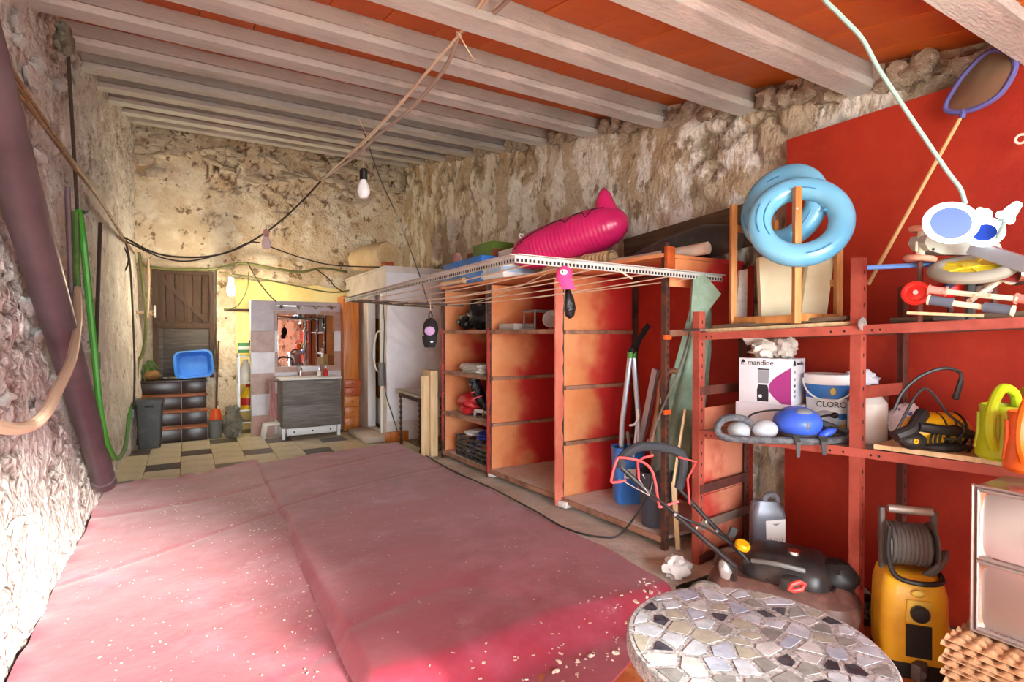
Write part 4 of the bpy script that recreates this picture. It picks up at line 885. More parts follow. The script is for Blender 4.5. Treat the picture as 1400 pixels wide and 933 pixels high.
for k, (e, f) in enumerate(((-.06, .03), (.06, -.05))):
    b0 = bb_+V((e, f, .04)); q = MB(); q.tube([b0, b0.lerp(jn, .5)+V((e*.4, f*.4, 0)), jn+V((e*.3, 0, -.05))], .021, 10); q.build('handle', 'alu', sh_)
    q = MB(); q.cyl(jn+V((e*.3, 0, -.06)), jn+V((e*.3, 0, -.01)), .024); q.build('collar', 'green_plastic', sh_)
q = MB(); q.bar(jn+V((-.02, 0, -.02)), jn+V((.13, -.05, .20)), .012, .045, up=(1, 0, -.6)); q.build('blade', 'black_matte', sh_)
q = MB(); q.bar(jn+V((.03, 0, -.02)), jn+V((.10, -.03, .17)), .014, .03, up=(1, 0, -.6)); q.build('blade', 'black_matte', sh_)
q = MB(); q.ell(jn, (.03, .03, .035)); q.build('pivot', 'black_matte', sh_)
q = MB(); a = bb_+V((.05, .02, .04)); c = pD(897, 505, 4.05); q.bar(a, c, .02, .045); q.bar(a.lerp(c, .5), c, .028, .055)
tag(q.build('aluminium_bar', 'alu', smooth=0), 'flat aluminium bar standing behind the shears in the blue bin', 'bar')
q = MB(); a = bb_+V((.045, -.03, .04)); c = pD(879, 595, 4.1); q.cyl(a, pD(858, 590, 4.2), .012, n=8)
tag(q.build('short_rod', 'grey_plastic'), 'short grey rod poking out of the blue bin', 'rod')
q = MB(); q.tube(smooth_path([pD(861, 582, 4.05), pD(868, 580, 4.02), pD(873, 570, 4.02), pD(872, 560, 4.02)], 4), .009, 6); q.cyl(pD(872, 562, 4.02), pD(866, 625, 4.1), .008, n=6)
tag(q.build('white_hook', 'white_plastic'), 'white hooked rod hanging by the shears', 'hook')
b2 = V((2.76, 2.72, zs))
t = thing('bucket', 'dark grey bucket at the foot of the near slotted post', 'bucket', b2)
q = MB(); q.lathe([(.0, 0), (.09, 0), (.115, .36), (.122, .362), (.122, .372), (.11, .372), (.085, .02), (0, .02)], b2, 22); q.build('bucket_body', 'charcoal_blue' if 'charcoal_blue' in MATS else mat('charcoal_blue', C(70, 72, 82), .45), t)
q = MB(); q.tube([b2+V((.118*math.cos(s), -.03*math.sin(s), .36-.07*math.sin(s))) for s in [PI*i/10 for i in range(11)]], .004, 6); q.build('handle', 'grey_metal', t)
mat('sheath_brown', C(160, 112, 84), .6, var=((C(136, 92, 68), 4, 4, .42, .62),))
sw = thing('pruning_saw', 'brown-handled saw standing upright behind the slotted post', 'saw', V((2.86, 2.72, zs)))
q = MB(); q.tube(smooth_path([pD(890, 605, 3.60), pD(900, 555, 3.60), pD(903, 525, 3.60), pD(914, 508, 3.60), pD(925, 508, 3.60)], 4), [.035]*17, 10, flat=.5); q.build('handle', 'sheath_brown', sw)
q = MB(); q.bar(pD(891, 598, 3.61), V((2.80, 2.72, zs+.38)), .006, .08, up=(1, 0, 0)); q.build('blade', 'grey_metal', sw)
q = MB(); q.bb(pD(904, 548, 3.585)-V((.02, .02, .02)), pD(904, 548, 3.585)+V((.02, .02, .02)), .004); q.build('guard', 'white_plastic', sw)
# folded green parasol leaning in the corner between the racks
mat('green_canvas', C(138, 160, 140), .85, var=((C(116, 138, 118), 5, 5, .42, .62),), bump=(60, .2))
gp = thing('green_parasol', 'folded faded green parasol leaning between the shelving and the red rack', 'parasol', V((2.72, 2.42, .2)))
S = [(961, 382, .035), (957, 430, .07), (950, 480, .10), (940, 530, .12), (930, 580, .13), (918, 640, .12), (905, 690, .07)]
q = MB(); base_i = 0; n = 26; rings = []
dpt = 3.70
for i, (px, py, r) in enumerate(S):
    c = pD(px, py, dpt+.02*i)
    rings.append([c + R @ V((r*(1+.22*math.sin(6*j*2*PI/n+i*.3))*math.cos(2*PI*j/n), .55*r*(1+.22*math.sin(6*j*2*PI/n+i*.3))*math.sin(2*PI*j/n), 0)) for j in range(n)])
loft(q, rings); q.build('canopy', 'green_canvas', gp, smooth=70)
q = MB(); q.prism([pD(948, 378, 3.42), pD(964, 376, 3.42), pD(986, 402, 3.40), pD(962, 434, 3.42), pD(944, 440, 3.44)], R @ V((0, .03, 0))); q.build('flap', 'green_canvas', gp, smooth=0)
q = MB(); q.cyl(pD(903, 690, dpt+.1), V((2.70, 2.56, zs)), .016, n=8); q.build('pole', 'dark_tube', gp)
q = MB(); q.tube(smooth_path([pD(947, 440, 3.42), pD(930, 500, 3.44), pD(905, 560, 3.5), pD(888, 605, 3.52)], 4), .007, 6); q.build('cord', 'dark_tube', gp)
q = MB(); q.bar(pD(937, 560, 3.42), pD(921, 660, 3.46), .03, .012); q.bar(pD(921, 660, 3.46), V((2.70, 2.46, .115)), .03, .012)
tag(q.build('lath', 'pale_wood'), 'pale wooden lath standing in front of the green parasol', 'lath')
# ------------------------------------------------------------------ red steel rack in the near right corner
mat('red_steel', C(176, 84, 68), .55, .1, var=((C(150, 62, 50), 4, 6, .45, .65), (C(116, 66, 50), 9, 7, .62, .74, .8)), bump=(40, .15))
P1, P2, P3 = V((2.63, 2.24, 0)), V((2.81, 1.42, 0)), V((2.985, .60, 0))
R1, R2, R3 = V((3.19, 2.30, 0)), V((3.28, 1.42, 0)), V((3.37, .62, 0))
rr_ = thing('red_steel_rack', 'red painted slotted steel rack in the near right corner', 'rack', (3.0, 1.4, 0))
# the painted board fixed to the wall behind it
q = MB(); q.bb((XR-.105, YF, 0), (XR-.085, 2.16, 2.755)); struct(q.build('trim_5', 'red_panel', smooth=0))
mat('dark_steel', C(112, 62, 52), .6, .2, var=((C(84, 50, 44), 6, 6, .45, .65),))
for P, zt_, m in ((P1, 1.63, 'red_steel'), (P2, 1.87, 'red_steel'), (P3, 1.87, 'red_steel'), (R1, 1.55, 'dark_steel'), (R2, 1.75, 'dark_steel'), (R3, 1.75, 'dark_steel')):
    z0 = .1 if P is P1 or P is R1 else 0
    f = 1 if P.x < 3.1 else -1
    w_ = .05
    q = MB(); a = P+V((0, 0, z0)); fx, fy = V((f, 0, 0)), V((0, 1, 0))
    q.prism([a, a+fx*w_, a+fx*w_+fy*.005, a+fx*.005+fy*.005, a+fx*.005+fy*w_, a+fy*w_], V((0, 0, zt_-z0))); o = q.build('post', m, rr_, smooth=0)
    holes(P+V((f*.025, -.0005, z0+.05)), P+V((f*.025, -.0005, zt_-.03)), 22, (0, 0, 1), (1, 0, 0), (0, -1, 0), o, L_=.02, W_=.007)
zL = {1: .918, 2: .938, 3: .945}; zU = {1: 1.50, 2: 1.535, 3: 1.575}
def rshelf(Pa, Pb, Ra, Rb, za, zb, m='shelf_board_dark'):
    q = MB(); q.prism([Pa+V((0, 0, za)), Ra+V((0, 0, za)), Rb+V((0, 0, zb)), Pb+V((0, 0, zb))], (0, 0, -.012)); s = q.build('shelf', m, rr_, smooth=0)
    q = MB(); d = V((-.006, 0, -.018)); q.bar(Pa+d+V((0, 0, za)), Pb+d+V((0, 0, zb)), .006, .044); e = q.build('front_rail', 'red_steel', s, smooth=0)
    for k in (.06, .10, .85, .92):
        c = Pa.lerp(Pb, k)+V((-.0095, 0, za+(zb-za)*k-.022)); q = MB(); q.cyl(c, c+V((-.001, 0, 0)), .006, n=8); q.build('bolt_hole', 'black_matte', s) 
    q = MB(); d = V((.0, 0, -.018)); q.bar(Ra+d+V((0, 0, za)), Rb+d+V((0, 0, zb)), .006, .044); q.build('back_rail', 'dark_steel', s, smooth=0)
mat('shelf_board_dark', C(140, 120, 106), .7, var=((C(110, 92, 80), 4, 6, .42, .65),))
g = V((0, -.055, 0))
rshelf(P1, P2-g*0, R1, R2, zL[1], zL[2]); rshelf(P2, P3, R2, R3, zL[2], zL[3]); rshelf(P1, P2, R1, R2, zU[1], zU[2]); rshelf(P2, P3, R2, R3, zU[2], zU[3])
for z, m in ((1.155, 'dark_steel'), (.56, 'dark_steel'), (.34, 'shelf_board_dark'), (.14, 'dark_steel')):
    q = MB(); q.bar(P1+V((.01, 0, z)), R1+V((-.01, 0, z)), .01, .055); q.build('side_rail', m, rr_, smooth=0)
q = MB(); q.bar(P2+V((.01, .01, 1.21)), R2+V((-.01, .01, 1.21)), .01, .06); q.build('side_rail', 'red_steel', rr_, smooth=0)
mat('faded_orange', C(222, 142, 112), .7, var=((C(206, 116, 88), 3, 5, .42, .65), (C(196, 60, 50), 2, 4, .55, .7)))
for z0, z1 in ((.12, .50), (.505, 1.04)):
    q = MB(); q.prism([P1+V((.02, .035, z0)), R1+V((-.02, .035, z0)), R1+V((-.02, .05, z0)), P1+V((.02, .05, z0))], (0, 0, z1-z0)); q.build('side_board', 'faded_orange', rr_, smooth=0)
q = MB(); c = P2+V((-.004, -.004, 1.545)); q.lathe([(.010, 0), (.034, 0), (.034, .008), (.010, .008)], c, 8, rot('X', 90) ); q.build('washer', 'grey_metal', rr_)
q = MB(); q.cyl(c+V((0, -.008, 0)), c+V((0, -.02, 0)), .009, n=6); q.build('bolt', 'grey_metal', rr_)
# small crumpled bag at the post foot
q = MB(); c = pZ(925, 788, .11); q.ell(c+V((0, 0, .05)), (.08, .07, .06), 18, 12, nz=.5, nsc=3, seed=5)
for v in q.v: v.z = max(v.z, .112)
tag(q.build('rubble_lump', 'plaster_white', smooth=50), 'pale lump of rubble on the kerb at the foot of the red rack', 'rubble')
# ------------------------------------------------------------------ on the lower rack shelf
def shz(y): return .918 + (2.24-y)/.82*.02 + .002                 # height of the lower shelf at depth y
def upz(y): return 1.50 + (2.24-y)/.82*.037 + .002
mat('box_white', C(232, 230, 236), .4); mat('magenta', C(168, 54, 128), .45); mat('ink', C(40, 38, 44), .5); mat('ink_grey', C(150, 150, 156), .5)
# flat white carton, blender box on it
yaw_b = math.radians(-24); RB = Matrix.Rotation(yaw_b, 3, 'Z')
bl = pD(1010, 549, 3.28); brr = pD(1083, 556, 3.06)
rt = (brr-bl); rt.z = 0; wbx = rt.length; rt.normalize(); bk = V((-rt.y, rt.x, 0)); bk = bk if bk.dot(ray(1050, 466)) > 0 else -bk
z0 = shz(1.9)
c0 = bl.copy(); c0.z = z0; zc = bl.z
def obox(o, dx, dy, dz, bev=.003):
    q = MB(); Rm = Matrix((rt, bk, V((0, 0, 1)))).transposed(); q.box(V(o)+rt*dx/2+bk*dy/2+V((0, 0, dz/2)), (dx, dy, dz), Rm, bev); return q
tag(obox(c0-rt*.02, wbx+.05, .20, zc-z0-.001).build('flat_box', 'box_white'), 'flat white carton under the blender box on the red rack', 'carton')
bz = V((bl.x, bl.y, zc)); bh = .262; bdp = .20
bx = thing('blender_box', 'white and magenta blender box lettered mandine on the red rack', 'box', bz+rt*wbx/2)
obox(bz, wbx, bdp, bh).build('carton_body', 'box_white', bx)
def onface(u, v): return bz + rt*(u*wbx) + V((0, 0, v*bh)) - bk*.0012
q = MB(); pts = [onface(.985, .02)]; n = 14
for i in range(n+1): a = i/n; pts.append(onface(.985-.40*math.sin(a*PI*.5)*(1 if True else 0) if False else .985-.41*math.cos((a-.42)*PI/1.16*1.0)**1, .02+.80*a))
q.prism(pts, bk*.0009); q.build('printed_curve', 'magenta', bx, smooth=0)
text('mandine', onface(.17, .90), .044, rt, (0, 0, 1), 'ink', bx, align='LEFT')
text('blender', onface(.16, .80), .012, rt, (0, 0, 1), 'ink_grey', bx, align='LEFT') if False else None
q = MB(); q.prism([onface(.04, .85), onface(.13, .85), onface(.12, .94), onface(.085, .97), onface(.05, .94)], bk*.0009); lg = q.build('logo', 'ink', bx, smooth=0)
for e in (-.018, .018): q = MB(); q.prism([onface(.085+e-.012, .855), onface(.085+e+.012, .855), onface(.085+e+.01, .90), onface(.085+e-.01, .90)], -bk*.0006); q.build('logo_mark', 'box_white', lg, smooth=0)
q = MB(); q.prism([onface(.37, .45), onface(.57, .45), onface(.59, .74), onface(.37, .74)], bk*.0008); q.build('picture_jug', 'ink_grey', bx, smooth=0)
q = MB(); q.prism([onface(.37, .745), onface(.58, .745), onface(.58, .775), onface(.37, .775)], bk*.0008); q.build('picture_lid', 'ink', bx, smooth=0)
q = MB(); q.prism([onface(.36, .05), onface(.57, .05), onface(.575, .3), onface(.55, .42), onface(.38, .42), onface(.355, .3)], bk*.0008); pb_ = q.build('picture_base', 'ink', bx, smooth=0)
q = MB(); cc = onface(.42, .16); q.prism([cc+rt*.010*math.cos(i*PI/5)+V((0, 0, .010*math.sin(i*PI/5))) for i in range(10)], -bk*.0006); q.build('picture_dial', 'box_white', pb_, smooth=0)
sf = lambda u, v: bz + rt*(wbx+.0012) + bk*(u*bdp) + V((0, 0, v*bh))
text('mandine', sf(.32, .9), .03, bk, (0, 0, 1), 'ink', bx, align='LEFT')
for k, v in enumerate((.72, .56, .42, .30, .2)):
    q = MB(); q.prism([sf(.08, v-.03), sf(.22, v-.03), sf(.22, v+.03), sf(.08, v+.03)], rt*.0006); q.build('printed_icon', 'ink' if k == 2 else 'ink_grey', bx, smooth=0)
q = MB(); q.prism([sf(.05, .85), sf(.25, .85), sf(.22, .94), sf(.15, .97), sf(.08, .94)], rt*.0006); q.build('logo', 'ink', bx, smooth=0)
# white papers / cloth on the box
mat('white_cloth', C(226, 216, 206), .8, var=((C(204, 190, 178), 6, 5, .45, .65),), bump=(20, .5, .03))
q = MB(); zt_ = zc+bh
q.ell(bz+rt*.12+bk*.10+V((0, 0, bh+.05)), (.09, .07, .055), 22, 14, nz=.6, nsc=2.8, seed=3); q.ell(bz+rt*.22+bk*.13+V((0, 0, bh+.055)), (.07, .06, .06), 20, 14, nz=.6, nsc=3, seed=8)
q.grid(lambda u, v: bz+rt*(.0+.15*u)+bk*(.05+.06*v)+V((0, 0, bh+.115-.04*v+.012*math.sin(u*4))), 8, 5, (0, 0, -.004))
for v in q.v: v.z = max(v.z, zt_+.001)
tag(q.build('white_rag', 'white_cloth', smooth=60), 'crumpled white rag lying on top of the blender box', 'rag')
# chlorine tub
mat('tub_blue', C(44, 108, 178), .4); mat('tub_white', C(234, 232, 228), .35); mat('gold', C(220, 190, 80), .4)
tc = V((2.97, 1.66, 0)); tc = pD(1133, 560, 3.06); tc.z = shz(tc.y)
rt_ = .115; th = 1.275-tc.z
tb_ = thing('chlorine_tub', 'white and blue plastic tub lettered CLORO beside the blender box', 'tub', tc)
q = MB(); q.lathe([(0, 0), (.105, 0), (.108, .02), (rt_, th-.04), (rt_, th-.03)], tc, 28); q.build('tub_body', 'tub_white', tb_)
q = MB(); q.lathe([(rt_+.006, th-.055), (rt_+.009, th-.05), (rt_+.009, th-.005), (rt_+.004, th), (rt_-.01, th-.004), (0, th-.006)], tc, 28); q.build('lid', 'tub_white', tb_)
def band(z0, z1, m, name='printed_band'):
    r0, r1 = .108+.007*(z0/th)+.0012, .108+.007*(z1/th)+.0012
    q = MB(); q.lathe([(r0, z0), (r1, z1)], tc, 28); q.f = q.f[:28]; return q.build(name, m, tb_)
band(th*.62, th*.84, 'tub_blue'); band(th*.30, th*.39, 'tub_blue'); band(th*.18, th*.22, 'gold')
view = (EYE-tc); view.z = 0; view.normalize(); vr = V((-view.y, view.x, 0)); vr = vr if vr.dot(R @ V((1, 0, 0))) > 0 else -vr
text('CLORO', tc+view*(.1145)+V((0, 0, th*.53))+vr*.012, .042, vr, (0, 0, 1), 'ink', tb_, ext=.004)
q = MB(); q.ell(tc+view*.113+vr*.02+V((0, 0, th*.74)), (.016, .006, .02), 12, 8, M=R); q.build('emblem', 'gold', tb_)
q = MB(); q.tube([tc+vr*((rt_+.012)*math.cos(s))+view*(.012+(rt_+.006)*math.sin(s)*.98)+V((0, 0, th-.03-.11*math.sin(s))) for s in [PI*i/18 for i in range(19)]], .005, 6); q.build('handle', 'tub_white', tb_)
# steam cleaner with hose
mat('steam_blue', C(66, 104, 220), .3); mat('steam_white', C(184, 192, 198), .35); mat('hose_grey', C(74, 76, 80), .5, var=((C(100, 102, 106), 30, 2, .45, .55),)); mat('grey_mid', C(120, 124, 130), .4)
so_ = pD(1094, 575, 2.88); so_.z = shz(so_.y)
sc = thing('steam_cleaner', 'blue and white steam cleaner with a long grey hose on the red rack', 'steam cleaner', so_)
F = lambda x, y, z: so_ + R @ V((x, y, z))
q = MB(); q.ell(F(0, .03, .095), (.117, .13, .085), 28, 18, M=R)
for v in q.v: v.z = max(v.z, so_.z+.03)
q.build('body', 'steam_blue', sc)
q = MB(); q.ell(F(0, .03, .035), (.10, .11, .035), 24, 12, M=R)
for v in q.v: v.z = max(v.z, so_.z+.001)
q.build('base', 'charcoal_plastic', sc)
q = MB(); q.ell(F(.0, -.04, .155), (.045, .03, .020), 16, 10, M=R @ rot('X', 25)); q.build('grip_pad', 'grey_mid', sc)
q = MB(); q.ell(F(-.01, -.092, .095), (.009, .012, .022), 12, 10, M=R); q.build('vent', 'ink_grey' if False else 'grey_mid', sc)
q = MB(); q.ell(F(-.185, .0, .062), (.065, .055, .05), 20, 14, M=R); q.build('water_tank', 'steam_white', sc)
q = MB(); q.ell(F(-.31, .03, .05), (.055, .07, .048), 20, 14, M=R); q.build('steam_iron', 'steam_white', sc)
q = MB(); pth = [F(-.25, .02, .09), F(-.31, .0, .12), F(-.39, .0, .12), F(-.44, -.01, .075), F(-.42, -.03, .03), F(-.33, -.07, .022), F(-.15, -.10, .022), F(0, -.115, .02), F(.15, -.09, .022), F(.24, -.04, .022), F(.22, .0, .03), F(.12, -.03, .045)]
q.tube(smooth_path(pth, 7), .019, 10); q.build('hose', 'hose_grey', sc)
for x, ln, w_ in ((-.085, .10, .028), (.045, .09, .034)):
    q = MB(); q.grid(lambda u, v: F(x+w_*(u-.5)*(1-.5*v), -.128-.02*sstep(v, 0, .25), .048-v*ln), 3, 8, (0, .004, 0)); q.build('strap', 'charcoal_plastic', sc)
q = MB(); q.tube(smooth_path([F(.1, -.02, .10), F(.16, -.03, .08), F(.2, -.02, .06), F(.25, 0, .05)], 5), .016, 8); q.build('strap', 'charcoal_plastic', sc)
q = MB(); q.tube(smooth_path([F(.10, .02, .12), F(.14, 0, .135), F(.165, -.01, .135)], 5), .006, 6); q.ell(F(.175, -.012, .137), (.022, .016, .016), 12, 8, M=R); q.build('plug', 'black_matte', sc)
q = MB(); q.tube(smooth_path([F(-.06, .02, .16), F(-.15, .04, .155), F(-.24, .02, .14), F(-.29, .0, .11)], 5), .005, 6); q.build('cable', 'black_matte', sc)
q = MB(); q.ell(F(.11, -.06, .055), (.05, .025, .02), 14, 10, M=R @ rot('Y', -25)); q.build('nozzle', 'steam_blue', sc)
q = MB(); q.ell(F(.19, .1, .075), (.075, .06, .075), 18, 12, M=R)
for v in q.v: v.z = max(v.z, so_.z+.002)
tag(q.build('white_pot', 'steam_white'), 'grey-white pot between the steam cleaner and the chlorine tub', 'pot')
# white jug behind the second post, flowered bags
jc = pD(1186, 560, 2.86); jc.z = shz(jc.y)
bottle('white_jug', 'large white plastic jug standing behind the red middle post', 'jug', jc, [(0, 0), (.085, 0), (.09, .02), (.09, .20), (.06, .24), (.03, .255), (.03, .27)], 'jug_white', ([(.034, .262), (.034, .29), (0, .292)], 'tub_white'))
mat('flower_cloth', C(228, 226, 232), .7, var=((C(150, 70, 130), 9, 3, .58, .62), (C(70, 90, 150), 12, 3, .62, .66)), bump=(16, .5, .03))
j2 = pD(1238, 560, 2.78); j2.z = shz(j2.y)
bag2 = MB(); bag2.ell(j2+V((0, 0, .10)), (.085, .075, .10), 22, 14, nz=.35, nsc=3, seed=4)
for v in bag2.v: v.z = max(v.z, j2.z+.001)
tag(bag2.build('flowered_bag', 'flower_cloth', smooth=60), 'flowered white cloth bag on the rack shelf behind the yellow vacuum', 'bag')
mat('brown_carton', C(150, 80, 60), .7)
q = MB(); q.box((3.17, 1.60, shz(1.6)+.13), (.22, .18, .26), None, .004); tag(q.build('brown_box', 'brown_carton'), 'brown box at the back of the rack under the upper flowered bag', 'box')
q = MB(); q.ell((3.16, 1.60, shz(1.6)+.31), (.10, .085, .055), 22, 14, nz=.4, nsc=3, seed=9)
for v in q.v: v.z = max(v.z, shz(1.6)+.2605)
tag(q.build('flowered_bag', 'flower_cloth', smooth=60), 'upper flowered white cloth bag beside the red middle post', 'bag')
# board under the vacuum and cans
q = MB(); a, c = pD(1197, 605, 2.52), pD(1430, 640, 2.10); zb_ = shz(1.2)+.004
def bq(o, dx): return V((o.x+dx, o.y, zb_))
q.prism([V((2.815, 1.36, zb_)), V((2.96, .62, zb_)), V((3.30, .66, zb_)), V((3.2, 1.38, zb_))], (0, 0, .022))
tag(q.build('shelf_plank', 'pale_wood'), 'pale plank lying on the rack shelf under the watering cans', 'plank'); ZB = zb_+.023
# yellow and black vacuum
mat('vac_yellow', C(232, 176, 20), .35, var=((C(206, 146, 14), 3, 4, .45, .65),)); mat('vac_black', C(38, 36, 36), .45)
vo = pD(1275, 585, 2.50); vo.z = ZB
F = lambda x, y, z: vo + R @ V((x, y, z))
vc = thing('yellow_vacuum', 'yellow and black handheld garden tool with a coiled black cable on the rack', 'power tool', vo)
q = MB(); q.tube([F(-.10, .03, .06), F(-.06, .03, .075), F(.02, .03, .085), F(.10, .03, .085), F(.155, .03, .07), F(.18, .03, .06)], [.045, .07, .08, .08, .062, .03], 18)
for v in q.v: v.z = max(v.z, vo.z+.004)
q.build('housing', 'vac_yellow', vc)
for x in (.03, .075, .12): q = MB(); q.torus(F(x, .03, .082), .079, .006, 28, 6, R @ rot('Y', 90)); q.build('rib', 'vac_black', vc)
q = MB(); q.tube(smooth_path([F(-.10, -.05, .11), F(-.02, -.065, .10), F(.08, -.06, .085), F(.13, -.055, .075)], 5), [.022]*16, 10); q.build('handle', 'vac_black', vc)
q = MB(); q.tube(smooth_path([F(-.19, -.03, .06), F(-.12, -.03, .09), F(-.07, -.01, .14), F(-.04, .01, .16)], 5), [.03]*16, 10); q.build('nozzle', 'vac_black', vc)
q = MB(); q.ell(F(-.12, -.04, .045), (.06, .04, .04), 16, 10, M=R); q.ell(F(.02, -.06, .02), (.12, .03, .02), 16, 8, M=R); q.build('motor', 'vac_black', vc)
q = MB(); q.torus(F(-.135, -.082, .05), .008, .004, 14, 6, R @ rot('X', 90)); q.build('dial', 'vac_yellow', vc)
for k in range(3):
    q = MB(); q.torus(F(-.01+.03*k, -.06-.004*k, .045), .045+.012*k, .0055, 30, 6, R @ rot('X', 82) @ rot('Z', 10*k)); q.build('cable_loop', 'vac_black', vc)
q = MB(); q.tube(smooth_path([pD(1222, 560, 2.5), pD(1235, 535, 2.5), pD(1260, 514, 2.48), pD(1290, 504, 2.46), pD(1312, 509, 2.46), pD(1314, 522, 2.46)], 6), .008, 7); q.cyl(pD(1314, 520, 2.46), pD(1306, 546, 2.46), .012, .014, 8); q.build('cable', 'vac_black', vc)
q = MB(); q.tube(smooth_path([pD(1225, 590, 2.48), pD(1262, 532, 2.46), pD(1296, 566, 2.42), pD(1318, 585, 2.4), pD(1310, 600, 2.4), pD(1290, 600, 2.42)], 6), .006, 7); q.build('cable', 'vac_black', vc)
# watering cans
mat('lime_plastic', C(196, 220, 40), .35); mat('can_orange', C(246, 108, 28), .35)
def watering_can(o, m, label, s=1.0, ang=0):
    t = thing('watering_can', label, 'watering can', o, 'toy watering cans on the rack'); Rm = R @ rot('Z', ang)
    F = lambda x, y, z: V(o) + Rm @ V((x*s, y*s, z*s))
    q = MB(); q.lathe([(0, 0), (.068*s, 0), (.075*s, .01*s), (.072*s, .05*s), (.062*s, .10*s), (.066*s, .16*s), (.063*s, .165*s), (.056*s, .10*s), (.066*s, .02*s), (0, .015*s)], o, 26); q.build('can_body', m, t)
    q = MB(); q.tube(smooth_path([F(-.068, 0, .035), F(-.095, 0, .09), F(-.085, 0, .16), F(-.03, 0, .215), F(.04, 0, .20), F(.062, 0, .155)], 6), .014*s, 10); q.build('handle', m, t)
    q = MB(); q.tube([F(.06, 0, .04), F(.11, 0, .10), F(.15, 0, .17)], [.022*s, .015*s, .012*s], 10); sp = q.build('spout', m, t)
    q = MB(); q.lathe([(.012*s, 0), (.034*s, .03*s), (.034*s, .036*s), (0, .038*s)], F(.148, 0, .167), 16, Rm @ rot('Y', 38)); q.build('rose', m, sp)
    for a in (0, 60, 120, 180, 240, 300):
        d = rot('Z', a) @ V((1, 0, 0)); q = MB(); q.tube([V(o)+d*.072*s+V((0, 0, .03*s)), V(o)+d*.066*s+V((0, 0, .09*s)), V(o)+d*.066*s+V((0, 0, .14*s))], .006*s, 6); q.build('rib', m, t)
p = pD(1376, 600, 2.30); p.z = ZB; watering_can(p, 'lime_plastic', 'lime green watering can on the pale plank of the red rack', 1.38, 25)
p = pD(1420, 610, 2.08); p.z = ZB; watering_can(p, 'can_orange', 'orange watering can cut by the right edge of the photo', 1.38, 25)
# ------------------------------------------------------------------ on the upper rack shelf, left bay: wooden stand, swim rings, foam boards
mat('pine', C(206, 146, 82), .55, stretch=(6, 6, .5), var=((C(182, 118, 60), 4, 6, .42, .62),)); mat('ring_blue', C(122, 190, 222), .25, var=((C(100, 172, 212), 2, 3, .45, .6),), coat=.3); mat('ring_print', C(74, 140, 186), .3)
ws = thing('wooden_stand', 'upturned pine stool frame holding two blue swim rings on the red rack', 'stool', (2.9, 2.0, 1.52))
def leg3(px, y0, y1, z, w=.035):
    top = pD(px, y0, z); bot = top.copy(); bot.z = upz(top.y)+.024
    q = MB(); q.bar(bot, top, w, w, up=R @ V((0, 1, 0)), bev=.003); return q, top, bot
legs = []
for px, y0, z in ((1003, 280, 3.22), (1090, 256, 2.82), (1147, 270, 3.03)):
    q, tp, bt = leg3(px, y0, 0, z); q.build('leg', 'pine', ws); legs.append((tp, bt))
q4t = legs[0][0]+(legs[2][0]-legs[1][0]); q = MB(); b4 = V((q4t.x, q4t.y, upz(q4t.y)+.024)); q.bar(b4, V((q4t.x, q4t.y, legs[0][0].z-.05)), .035, .035, bev=.003); q.build('leg', 'pine', ws)
def at_h(l, z): return V((l[0].x, l[0].y, z))
l4 = (V((q4t.x, q4t.y, legs[0][0].z-.05)), b4)
for la, lb_, z in ((legs[0], legs[1], 1.575), (legs[1], legs[2], 1.585), (legs[0], l4, 2.12), (legs[2], l4, 1.78)):
    q = MB(); q.bar(at_h(la, z), at_h(lb_, z), .022, .04, bev=.003); q.build('stretcher', 'pine', ws)
q = MB(); c = legs[1][0]+V((0, 0, -.11)); vv = (EYE-c).normalized(); q.cyl(c+vv*.016, c+vv*.022, .006, n=10); q.build('screw', 'grey_metal', ws)
def swim_ring(c, Rout, r, Rm, label):
    t = thing('swim_ring', label, 'swim ring', V(c)-V((0, 0, Rout)), 'blue swim rings')
    q = MB(); q.torus(c, Rout-r, r, 64, 20, Rm, wob=.012, flat=.92); q.build('tube', 'ring_blue', t, smooth=70)
    for a0, a1, k in ((2.3, 3.5, 0), (2.5, 3.3, 1), (.9, 1.3, 0), (4.6, 5.2, 1)):
        q = MB(); rr = Rout-r+(-.35+.6*k)*r; h = math.sqrt(max(0, 1-(-.35+.6*k)**2))*r*.92+.0015
        q.tube([V(c)+Rm @ V((rr*math.cos(a0+(a1-a0)*i/12), rr*math.sin(a0+(a1-a0)*i/12), h)) for i in range(13)], .004, 5); q.build('printed_stripe', 'ring_print', t)
    q = MB(); q.cyl(V(c)+Rm @ V((Rout-2*r+.0, .02, .02)), V(c)+Rm @ V((Rout-2*r-.02, .02, .025)), .008, n=8); q.build('valve', 'ring_print', t)
    d2_ = V(c)+Rm @ V((0, -(Rout-r), 0))
    return t
fw = (EYE - pD(1092, 300, 2.9)).normalized()
def face(dirv, roll=0, tx=0, ty=0):
    z = V(dirv).normalized(); x = V((0, 0, 1)).cross(z).normalized(); y = z.cross(x)
    return Matrix((x, y, z)).transposed() @ rot('Z', roll) @ rot('X', tx) @ rot('Y', ty)
swim_ring(pD(1093, 303, 2.84), .252, .061, face(fw, 15, -26, 12), 'nearer blue swim ring looped over the middle post of the pine stand')
swim_ring(pD(1070, 284, 3.04), .245, .058, face(fw, 40, -34, -8), 'farther blue swim ring tilted behind the nearer one on the pine stand')
mat('foam_cream', C(226, 214, 180), .7, var=((C(206, 192, 150), 2, 4, .42, .65),))
def standing_board(pxs, z, th, m, name, label, cat):
    """a board standing on the upper shelf, its outline given where it stands"""
    pts = [pD(px, py, z) for px, py in pxs]; lo = min(p.z for p in pts); up = upz(pts[0].y)+.004
    pts = [V((p.x, p.y, up if p.z < lo+.03 else p.z)) for p in pts]
    q = MB(); q.prism(pts, R @ V((0, th, 0))); return tag(q.build(name, m, smooth=0), label, cat)
